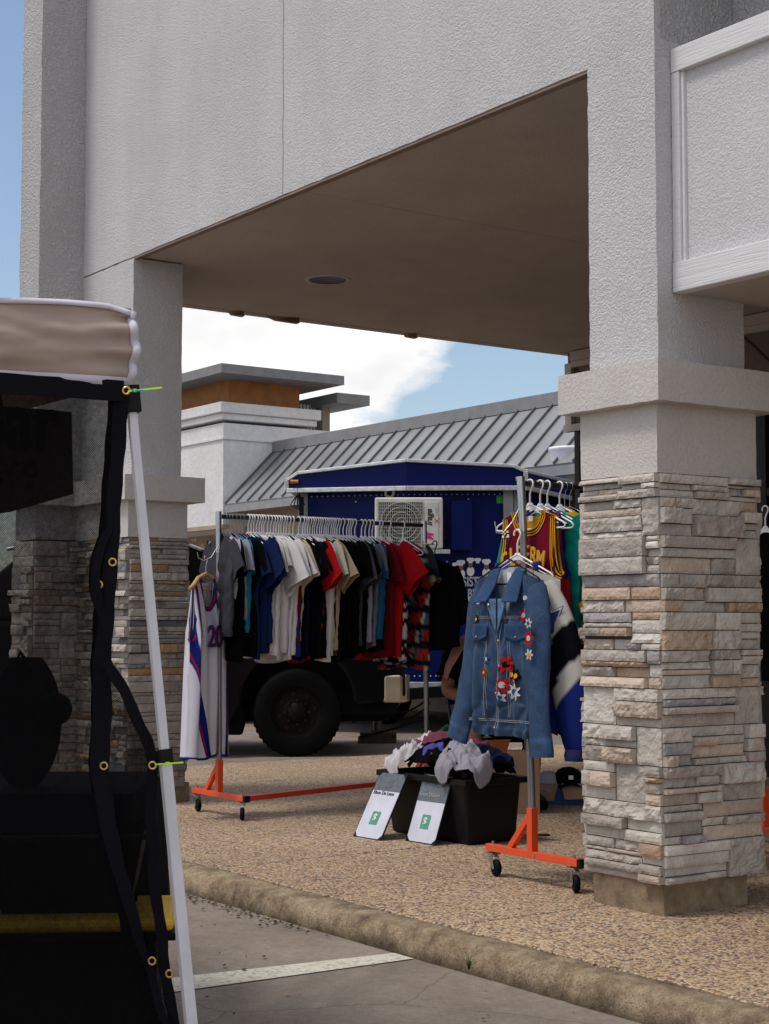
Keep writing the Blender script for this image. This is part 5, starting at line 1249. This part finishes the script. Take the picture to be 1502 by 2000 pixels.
b1 = D(985, 1400, 9.9); CB = thing('cardboard_box', 'upright brown cardboard box behind the tote, its flap open', 'box', (b1.x, b1.y, 0), FR); mb.box(-.2, .2, -.15, .15, .002, .36); mb.build('box_body', M['cardboard'], CB)
mb = MB(); mb.prism([(-.2, -.152, .36), (0, -.152, .36), (.02, -.22, .45), (-.2, -.22, .44)], (0, .003, 0)); mb.build('flap', plain('orange_card', (.35, .10, .02), .8), CB)
mb = MB(); c = G(1062, 1632); mb.lathe([(0, .008), (.03, .008), (.034, .004), (.034, 0)], (c.x, c.y, 0), 20); tag(mb.build('lens_cap', M['black_plastic']), 'small dark round disc lying on the paving behind the right rack', 'disc')

# ------------------------------------------------------------------ seated person behind the denim jacket
def body_mesh(name, joints, edges, mat, parent):
    """one continuous surface grown with a Skin modifier"""
    b = bmesh.new(); lay = b.verts.layers.skin.verify(); vs = [b.verts.new(j[:3]) for j in joints]
    for e in edges: b.edges.new((vs[e[0]], vs[e[1]]))
    for v, j in zip(vs, joints):
        v[lay].radius = (j[3], j[4] if len(j) > 4 else j[3])
    vs[0][lay].use_root = True
    me = bpy.data.meshes.new(name); b.to_mesh(me); b.free(); o = bpy.data.objects.new(name, me); COL.objects.link(o); me.materials.append(mat)
    k = o.modifiers.new('skin', 'SKIN'); k.use_smooth_shade = True; k.branch_smoothing = .6
    s_ = o.modifiers.new('sub', 'SUBSURF'); s_.levels = 2; s_.render_levels = 2
    if parent: o.parent = parent
    return o
pp = D(950, 1300, 10.6)
P = thing('person', 'person in black top and shorts with a dusty pink cloth over the shoulder, seated', 'person', (pp.x, pp.y, 0), FR+radians(10))
# local: x right in the picture, y away; the person faces the camera and slightly right
JT = [(0, .05, .50, .15, .12), (0, .04, .68, .14, .105), (0, .02, .84, .155, .11), (0, .02, .98, .11, .075), (0, .01, 1.06, .052, .05), (0, -.02, 1.15, .06, .065), (0, -.03, 1.235, .082, .095), (0, -.03, 1.30, .05, .06),
      (-.17, .03, .975, .062), (-.245, .0, .83, .052), (-.275, -.04, .70, .047), (-.20, -.20, .67, .040), (-.08, -.30, .66, .028), 
      (.17, .03, .975, .062), (.245, .0, .83, .052), (.265, -.05, .70, .047), (.18, -.2, .66, .040), (.06, -.30, .645, .028),
      (-.11, .0, .50, .095), (-.17, -.24, .50, .078), (-.20, -.46, .50, .062), (-.20, -.50, .28, .052), (-.20, -.46, .09, .036), (-.20, -.56, .05, .04, .03), (-.20, -.66, .035, .035, .022),
      (.11, .0, .50, .095), (.15, -.24, .50, .078), (.18, -.46, .50, .062), (.18, -.50, .28, .052), (.18, -.46, .09, .036), (.18, -.56, .05, .04, .03), (.18, -.66, .035, .035, .022)]
ED = [(0, 1), (1, 2), (2, 3), (3, 4), (4, 5), (5, 6), (6, 7), (3, 8), (8, 9), (9, 10), (10, 11), (11, 12), (3, 13), (13, 14), (14, 15), (15, 16), (16, 17), (0, 18), (18, 19), (19, 20), (20, 21), (21, 22), (22, 23), (23, 24), (0, 25), (25, 26), (26, 27), (27, 28), (28, 29), (29, 30), (30, 31)]
# hands: palm and five fingers each, grown on the same skeleton
for s, wi in ((-1, 12), (1, 17)):
    wx, wy, wz = JT[wi][:3]; d = Vector((-s*.75, -.6, -.15)).normalized(); sd_ = Vector((0, 0, 1)); b0 = len(JT)
    pm = Vector((wx, wy, wz))+d*.045; JT.append((*pm, .024, .016)); ED.append((wi, b0))
    for k, (off, ln) in enumerate(((-.027, .06), (-.009, .072), (.009, .075), (.027, .066))):
        base = pm+d*.035+sd_*off; mid = base+d*ln*.5+Vector((0, .008, -.006)); tip = mid+d*ln*.35+Vector((0, .022, -.012)); i0 = len(JT)
        JT += [(*base, .0095), (*mid, .0085), (*tip, .007)]; ED += [(b0, i0), (i0, i0+1), (i0+1, i0+2)]
    th_ = pm+sd_*.03-d*.02; i0 = len(JT); JT += [(*(th_), .011), (*(th_+d*.035+sd_*.018), .009), (*(th_+d*.055+sd_*.016), .0075)]; ED += [(b0, i0), (i0, i0+1), (i0+1, i0+2)]
body = body_mesh('body', JT, ED, M['skin'], P)
mb = MB()   # tee: torso shell
def tors(u, v):
    a_ = u*2*pi; z_ = .47+.56*v; wr_ = .185+.02*sin(v*3)+(.02 if v > .7 else 0)-(.12*max(0, v-.85)/.15); dr = .145-.03*v-(.05*max(0, v-.85)/.15); return Vector((wr_*cos(a_), .035+dr*sin(a_)+.006*sin(a_*5+v*9), z_))
mb.grid(tors, 36, 26, lambda u, v: (.006, .006, .007), wrap=True); mb.build('black_top', M['fabric'], P)
for s in (-1, 1):
    mb = sleeve_mb([(s*.13, .03, 1.0), (s*.20, .02, .93), (s*.25, -.0, .82), (s*.268, -.015, .775)], [.07, .078, .072, .07], .95, (.006, .006, .007), seed=3+s, n=18); mb.build('top_sleeve', M['fabric'], P)
    mb = sleeve_mb([(s*.09, .06, .50), (s*.13, -.12, .505), (s*.17, -.30, .505), (s*.18, -.37, .505)], [.12, .108, .10, .10], .95, (.008, .008, .010), seed=13+s, n=18); mb.build('shorts_leg', M['fabric'], P)
    mb = MB(); mb.tube([(s*.19, -.42, .03), (s*.19, -.50, .045), (s*.19, -.62, .035), (s*.19, -.69, .03)], [.035, .05, .045, .03], 14); mb.build('shoe', M['rubber'], P)
mb = MB()
def cl(u, v):
    a_ = (u-.5)*2.0; return Vector((-.13-.115*sin(a_*.9+.35)-.03*v*u, -.02+(.5-v)*.22+.01*sin(u*20), .955+.085*cos(a_*1.1+.3)+.008*sin(v*13+u*6)-(.17*max(0, u-.0)**2 if 0 else 0)-.22*max(0, .42-u)))
def cl2(u, v):   # cloth lying over the left-hand shoulder and hanging to mid upper arm
    t = u; base = [Vector((-.06, 0, 1.075)), Vector((-.15, 0, 1.065)), Vector((-.235, 0, .985)), Vector((-.29, 0, .88)), Vector((-.315, 0, .80))]
    k = t*4; i = min(3, int(k)); p = base[i].lerp(base[i+1], k-i); p = p+Vector((.012*sin(v*11+t*4), -.02+(v-.5)*.22+.006*sin(t*18), .006*sin(v*17))); p.x += .03*(abs(v-.5)*2)**2; p.z -= .02*(abs(v-.5)*2)**2; return p
mb.grid(cl2, 30, 20, lambda u, v: (.36, .16, .13)); mb.build('shoulder_cloth', M['fabric'], P, solid=.008)
mb = MB(); mb.lathe([(0, .115), (.05, .105), (.085, .06), (.098, .0), (.094, -.045), (.07, -.08)], (0, -.015, 1.245), 24); mb.build('hair', plain('dark_hair', (.006, .004, .003), .7, bump=.5), P)
mb = MB(); mb.tube([(0, -.118, 1.235), (0, -.135, 1.205), (0, -.122, 1.195)], [.008, .014, .008], 10); mb.build('nose', M['skin'], P)
for s in (-1, 1):
    mb = MB(); mb.lathe([(0, -.006), (.010, -.004), (.013, .003)], (s*.032, -.112, 1.235), 12, Matrix.Rotation(-pi/2, 3, 'X')); mb.build('eye', M['black'], P)
    mb = MB(); mb.tube([(s*.08, -.03, 1.25), (s*.092, -.02, 1.235), (s*.088, -.025, 1.205)], [.008, .012, .007], 10); mb.build('ear', M['skin'], P)
mb = MB(); mb.tube([(-.022, -.105, 1.172), (0, -.113, 1.170), (.022, -.105, 1.172)], [.004, .007, .004], 8); mb.build('mouth', plain('lip', (.16, .05, .04), .5), P)
ch = thing('folding_chair', 'black folding chair under the seated person', 'chair', (pp.x, pp.y, 0), FR+radians(10))
mb = MB(); mb.box(-.22, .22, -.18, .22, .375, .395); mb.build('seat', M['black_plastic'], ch, bevel=.008)
mb = MB(); mb.box(-.22, .22, .245, .265, .60, .88); mb.build('backrest', M['black_plastic'], ch, bevel=.008)
for sx2 in (-.235, .235):
    for y0_, y1_, zt_ in ((.24, -.28, .9), (-.2, .34, .45)):
        mb = MB(); mb.tube([(sx2, y1_ if zt_ < .5 else y1_, .0), (sx2, y0_, zt_)] if zt_ < .5 else [(sx2, -.26, 0), (sx2, .255, .9)], .011, 8); mb.build('leg', M['darkmetal'], ch)
gb = D(872, 1400, 10.9); mb = MB()
GB = thing('cooler_bag', 'small blue bag with green strap on the paving behind the tote', 'bag', (gb.x, gb.y, 0), FR)
mb.box(-.14, .14, -.09, .09, .002, .40); mb.build('bag_body', plain('blue_bag', (.03, .10, .24), .7, var=.3), GB, bevel=.03, seg=3)
mb = MB(); mb.tube([(-.1, -.1, .38), (0, -.11, .46), (.1, -.1, .38)], .012, 8); mb.build('strap', plain('green_strap', (.03, .3, .12), .6), GB)

# ------------------------------------------------------------------ tent on the left
A0 = Vector((-3.915, 1.925, 0))            # right corner of the visible side
TL = (D(0, 745, 4.2)-D(258, 755, 4.35)); TL.z = 0; TL.normalize()     # along the side, to the left
TB = Vector((0, 0, 1)).cross(TL); TB = -TB if TB.dot(F0) < 0 else TB  # away from the camera
TT = thing('pop_up_tent', 'beige pop up tent with white trim and slanting white legs', 'tent', A0+Vector((0, 0, LZ)))
def tp_(s, d, z): return TL*s+TB*d+Vector((0, 0, z-LZ))
mb = MB(); TWD = 2.4; VT, VB = 1.992, 1.790
def val(u, v):
    s = u*TWD; w_ = .022*nz3(s*1.6, v*2.2+s*.5, 1)+.012*nz3(s*5, v*6+s*2, 2)+.004*nz3(s*16, v*14, 4); w_ += .035*exp(-(s/.10)**2)*sin(v*22+1)*.3
    z_ = VT+(VB-VT)*v+(.006*sin(s*11) if v < .1 else 0)-.0*s; pinch = .018*exp(-(s/.05)**2)*(v**3)*0
    if s < .06 and v < .1: z_ -= .012*(1-s/.06)
    return tp_(s+.005*sin(v*8)*exp(-s/.1), -w_-.02*sin(v*pi)*1, z_)
mb.grid(val, 150, 26, lambda u, v: tuple(q*(1+.06*nz3(u*30, v*3, 2)) for q in (.40, .315, .27))); mb.build('valance', M['tan_canvas'], TT, solid=.002)
mb = MB()
for v0, v1, yo in ((-.02, .055, .006), (.94, 1.05, .006)):
    mb.grid(lambda u, v: val(u, v0+(v1-v0)*v)-TB*yo, 120, 3)
mb.build('binding', M['lilac_trim'], TT, solid=.002)
mb = MB(); mb.tube([val(0, v)-TB*.004-TL*(.003+.002*sin(v*17)*v) for v in [k/24 for k in range(25)]], .012, 8, flat=.7); mb.build('corner_binding', M['lilac_trim'], TT)
mb = MB(); # low pitched roof leaning away inside the sight line, and its other edges
c = [tp_(0, 0, VT), tp_(TWD, 0, VT), tp_(TWD, 1.8, VT-.02), tp_(.42, 1.8, VT-.02)]; ap = tp_(1.3, .9, VT+.02); mb.col = (.40, .315, .27); mb.add(c+[ap], [(0, 1, 4), (1, 2, 4), (2, 3, 4), (3, 0, 4)]); mb.build('roof', M['tan_canvas'], TT, solid=.002)
mb = MB(); mb.grid(lambda u, v: c[3].lerp(c[0], u)+Vector((0, 0, -.2*v)), 12, 4, lambda u, v: (.40, .315, .27)); mb.grid(lambda u, v: c[2].lerp(c[3], u)+Vector((0, 0, -.2*v)), 12, 4, lambda u, v: (.40, .315, .27)); mb.build('back_valance', M['tan_canvas'], TT, solid=.002)
pt = D(255, 775, 4.36); pm_ = D(322, 1478, 4.27); pb0 = D(389, 2173, 4.16); pb0.z = LZ
o_ = A0+Vector((0, 0, LZ)); loc = lambda v: Vector(v)-o_
mb = MB(); mb.bar(loc(pt), loc(pm_), .0235, .0235, up=TB); mb.build('upper_leg', M['polewhite'], TT, bevel=.002)
mb = MB(); mb.bar(loc(pm_), loc(pb0), .029, .029, up=TB); mb.build('lower_leg', M['polewhite'], TT, bevel=.002)
dm_ = (pb0-pm_).normalized(); mb = MB(); mb.bar(loc(pm_)-dm_*.02, loc(pm_)+dm_*.018, .036, .036, up=TB); mb.build('leg_clamp', M['black_plastic'], TT, bevel=.003)
mb = MB(); mb.bar(loc(pt)+dm_*-.03, loc(pt)+dm_*.045, .045, .04, up=TB); mb.build('corner_bracket', M['black_plastic'], TT, bevel=.003)
mb = MB(); mb.box(-.05, .05, -.05, .05, 0, .006); fo = mb.build('foot_plate', M['chrome'], TT); fo.location = loc(pb0)
for s, d in ((TWD, 0), (TWD, 1.8), (.55, 1.75)):
    mb = MB(); mb.bar(tp_(s, d+.02, VT-.1), tp_(s+(.15 if s > 1 else .1), d+.03, LZ), .028, .028, up=TB); mb.build('lower_leg', M['polewhite'], TT)
# mesh screen: control outline of its right edge in the picture, free folds below
def D2(px, py, dep=4.33): return D(px, py, dep)
MS = thing('mesh_screen', 'black mesh privacy screen with brass eyelets hanging from the tent valance', 'screen', (0, 0, 0))
edge = [(243, 757), (240, 800), (232, 900), (225, 1000), (220, 1100), (212, 1200), (206, 1300), (208, 1400), (202, 1500), (215, 1600), (235, 1700), (262, 1790), (270, 1840), (292, 1900), (318, 2000), (335, 2110), (340, 2190)]
def ex(py):
    for (x0, y0), (x1, y1) in zip(edge, edge[1:]):
        if y0 <= py <= y1: return x0+(x1-x0)*(py-y0)/(y1-y0)
    return edge[-1][0] if py > 2000 else edge[0][0]
# world edge curve
def ecurve(v): py = 757+(2165-757)*v; return D(ex(py), py, 4.33-.06*v+.02*sin(v*17))
def scr(u, v):
    e = ecurve(v); s = u*2.3; p = e+TL*s; q = .03*sin(s*5+v*4)*min(1, s*3)*v+.012*sin(s*19+v*9)*v
    return p-TB*(q)+Vector((0, 0, .0))
UVW = lambda co: ((Vector(co)-A0).dot(TL), co[2])
mb = MB(); mb.grid(scr, 110, 70); mb.build('mesh_panel', M['mesh'], MS, uv=UVW, fix=False)
def ribbon(pts, w, name, thick=.004, off=.006, n=1):
    mb = MB(); P5 = [Vector(p) for p in pts]; vs = []
    for i, p in enumerate(P5):
        a_ = P5[max(i-1, 0)]; b_ = P5[min(i+1, len(P5)-1)]; d = (b_-a_).normalized(); sdv = d.cross(-F0).normalized()
        ww = w*(1+.06*sin(i*1.7))
        vs += [p-sdv*ww/2-F0*(off+.003*sin(i*.9)), p+sdv*ww/2-F0*off]
    mb.add(vs, [(2*i, 2*i+1, 2*i+3, 2*i+2) for i in range(len(P5)-1)], False); return mb.build(name, M['mesh_hem'], MS, solid=.0015)
ribbon([ecurve(k/60)+TL*.012 for k in range(61)], .055, 'hem')
ribbon([ecurve(.19+.13*k/12)+TL*(.012+.035*sin(k/12*pi)) for k in range(0, 13)], .030, 'inner_hem', off=.004)
ribbon([scr(k/30, 0)+Vector((0, 0, -.010-.012*sin(k*.8)*0)) for k in range(31)], .055, 'top_hem')
# second, lower flap tied to the pole
fl = [(206, 1290), (215, 1305), (245, 1350), (270, 1410), (290, 1450), (300, 1490), (296, 1540), (294, 1600), (302, 1660), (300, 1710), (308, 1770), (318, 1830), (320, 1880), (328, 1930), (340, 1990), (348, 2080), (352, 2160)]
flp = [D(x, y, 4.30) for x, y in fl]
def cat_(P6, t):
    k = t*(len(P6)-1); i = min(int(k), len(P6)-2); return P6[i].lerp(P6[i+1], k-i)
mb = MB(); mb.grid(lambda u, v: cat_(flp, v).lerp(ecurve((757+0, 1)[1]*0+min(1, (fl[min(16, int(v*16))][1]+(fl[min(16, int(v*16)+1)][1]-fl[min(16, int(v*16))][1])*(v*16-int(v*16))-757)/(2165-757)))+F0*.02, u), 14, 60)
mb.build('mesh_flap', M['mesh'], MS, uv=UVW, fix=False)
ribbon([cat_(flp, k/50) for k in range(51)], .030, 'flap_hem')
eyes = [(247, 763, 0), (220, 1098, 0), (193, 1142, 0), (203, 1496, 0), (298, 1495, 1), (297, 1877, 0), (331, 1902, 1)]
for px, py, f_ in eyes:
    c = D(px, py, 4.275 if not f_ else 4.265); mb = MB(); m_ = Matrix.Rotation(FR, 3, 'Z') @ Matrix.Rotation(pi/2, 3, 'X')
    mb.lathe([(.0065, 0), (.007, .003), (.0115, .003), (.012, 0)], c, 20, m_); mb.build('eyelet', M['brass'], MS)
# banner panel sewn behind the mesh with its lettering
mb = MB(); bt = [D(-260, 770, 4.5), D(92, 800, 4.5), D(140, 805, 4.5), D(143, 965, 4.5), D(20, 1000, 4.5), D(-260, 1040, 4.5)]
mb.add([p for p in bt], [tuple(range(6))]); BN = mb.build('dark_banner', plain('dark_banner_cloth', (.05, .04, .036), .9), solid=.003); tag(BN, 'dark cloth banner hanging behind the mesh, lettered in black', 'banner')
fmw = lambda p: face_mat(p, -TL, (0, 0, 1))
bp_ = plain('banner_print', (.0012, .0012, .003), .6)
text('Bar', 'lettering', bp_, BN, fmw(D(28, 826, 4.36)), .23, ext=.001, sx=.75, off=.006)
text('4468', 'lettering', plain('banner_number', (.001, .002, .012), .6), BN, fmw(D(6, 935, 4.36)), .125, ext=.001, sx=.8, off=.003)
# zip ties
for px, py, ex_, ey_, m_, lab in ((250, 764, 316, 757, M['lime'], 'lime green zip tie tail sticking out from the tent corner eyelet'), (252, 762, 300, 764, M['teal_tie'], 'teal zip tie looped beside the green one at the tent corner'), (303, 1493, 358, 1489, M['lime'], 'lime green zip tie holding the mesh to the white tent leg')):
    a_ = D(px, py, 4.25); b_ = D(ex_, ey_, 4.18); mb = MB(); mb.bar(a_, b_, .0015, .004, up=(0, 0, 1)); h_ = a_.lerp(b_, .2 if py < 1000 else .45); mb.box(h_.x-.004, h_.x+.004, h_.y-.004, h_.y+.004, h_.z-.004, h_.z+.004)
    tag(mb.build('zip_tie', m_), lab, 'zip tie', 'zip ties fastening the mesh')

# ------------------------------------------------------------------ things under the tent, seen through the mesh
def obj_at(px, py, dep): return D(px, py, dep)
tb = D(60, 1700, 5.2)
TA = thing('folding_table', 'folding table under a black cloth inside the tent', 'table', (tb.x, tb.y, LZ), FR)
mb = MB(); mb.box(-.9, .36, -.35, .35, .70, .725); mb.build('table_top', M['black_plastic'], TA)
for xx in (-.8, .28):
    for yy in (-.28, .28): mb = MB(); mb.tube([(xx, yy, .7), (xx, yy, 0)], .014, 8); mb.build('leg', M['darkmetal'], TA)
mb = MB()
def drp(u, v):
    k = u*3; seg = int(k) if k < 3 else 2; f_ = k-seg; P7 = [(-.92, .36), (-.92, -.36), (.38, -.36), (.38, .36)]; a_, b_ = P7[seg], P7[seg+1]
    x = a_[0]+(b_[0]-a_[0])*f_; y = a_[1]+(b_[1]-a_[1])*f_; o2 = .02*sin(u*60)*v+.015*v; nx_, ny_ = ((-1, 0), (0, -1), (1, 0))[seg]
    return Vector((x+nx_*o2, y+ny_*o2, .732-.45*v))
mb.grid(drp, 120, 10); mb.add([(-.92, -.36, .733), (.38, -.36, .733), (.38, .36, .733), (-.92, .36, .733)], [(0, 1, 2, 3)])
o = mb.build('tablecloth', plain('black_cloth', (.006, .006, .009), .9)); o.location = (tb.x, tb.y, LZ); o.rotation_euler = (0, 0, FR); tag(o, 'black cloth over the table inside the tent', 'tablecloth')
bn = D(225, 1760, 4.75)
YB = thing('lidded_crate', 'black crate with a yellow lid standing beside the tent leg', 'crate', (bn.x, bn.y, LZ), FR+radians(5))
mb = MB(); mb.box(-.42, .13, -.17, .19, .01, .36); mb.build('crate_body', M['black_plastic'], YB, bevel=.02)
mb = MB(); mb.box(-.46, .18, -.20, .22, .372, .41); mb.build('lid', M['yellow'], YB, bevel=.018, seg=3)
mb = MB(); mb.box(-.465, .185, -.205, .225, .350, .371); mb.build('lid_edge', M['black_plastic'], YB)
bz = bn+Vector((0, 0, 0)); 
BT = thing('open_tote', 'open black tote standing on the yellow lidded crate', 'tote', (bn.x-.03, bn.y, LZ+.412), FR+radians(5))
mb = MB(); quadbox(mb, (-.30, .06, -.12, .14), (-.34, .10, -.16, .18), 0.002, .22); mb.build('bin', M['black_plastic'], BT, solid=.005)
mb = MB(); mb.tube([(-.35, -.17, .22), (.11, -.17, .22), (.11, .19, .22), (-.35, .19, .22)], .008, 8, closed=True); mb.build('rim', M['black_plastic'], BT)
cp = D(50, 1380, 5.1)
BK = thing('backpack', 'rounded black backpack standing on the table inside the tent', 'backpack', (cp.x, cp.y, .635), FR)
mb = MB(); mb.grid(lambda u, v: Vector((.115*cos(u*2*pi)*(max(0, sin(v*pi*.92+.12))**.45), .08*sin(u*2*pi)*(max(0, sin(v*pi*.92+.12))**.45), .002+.40*v)), 28, 20, wrap=True); mb.build('main_body', M['mesh_hem'], BK)
mb = MB(); mb.lathe([(.0, .05), (.04, .045), (.052, .03), (.052, -.03), (.0, -.04)], (.10, -.05, .24), 20, Matrix.Rotation(pi/2, 3, 'X')); mb.build('side_pouch', M['mesh_hem'], BK)
mb = MB(); mb.tube([(-.02, -.07, .36), (.0, -.09, .42), (.04, -.07, .36)], .008, 8); mb.build('handle', M['mesh_hem'], BK)
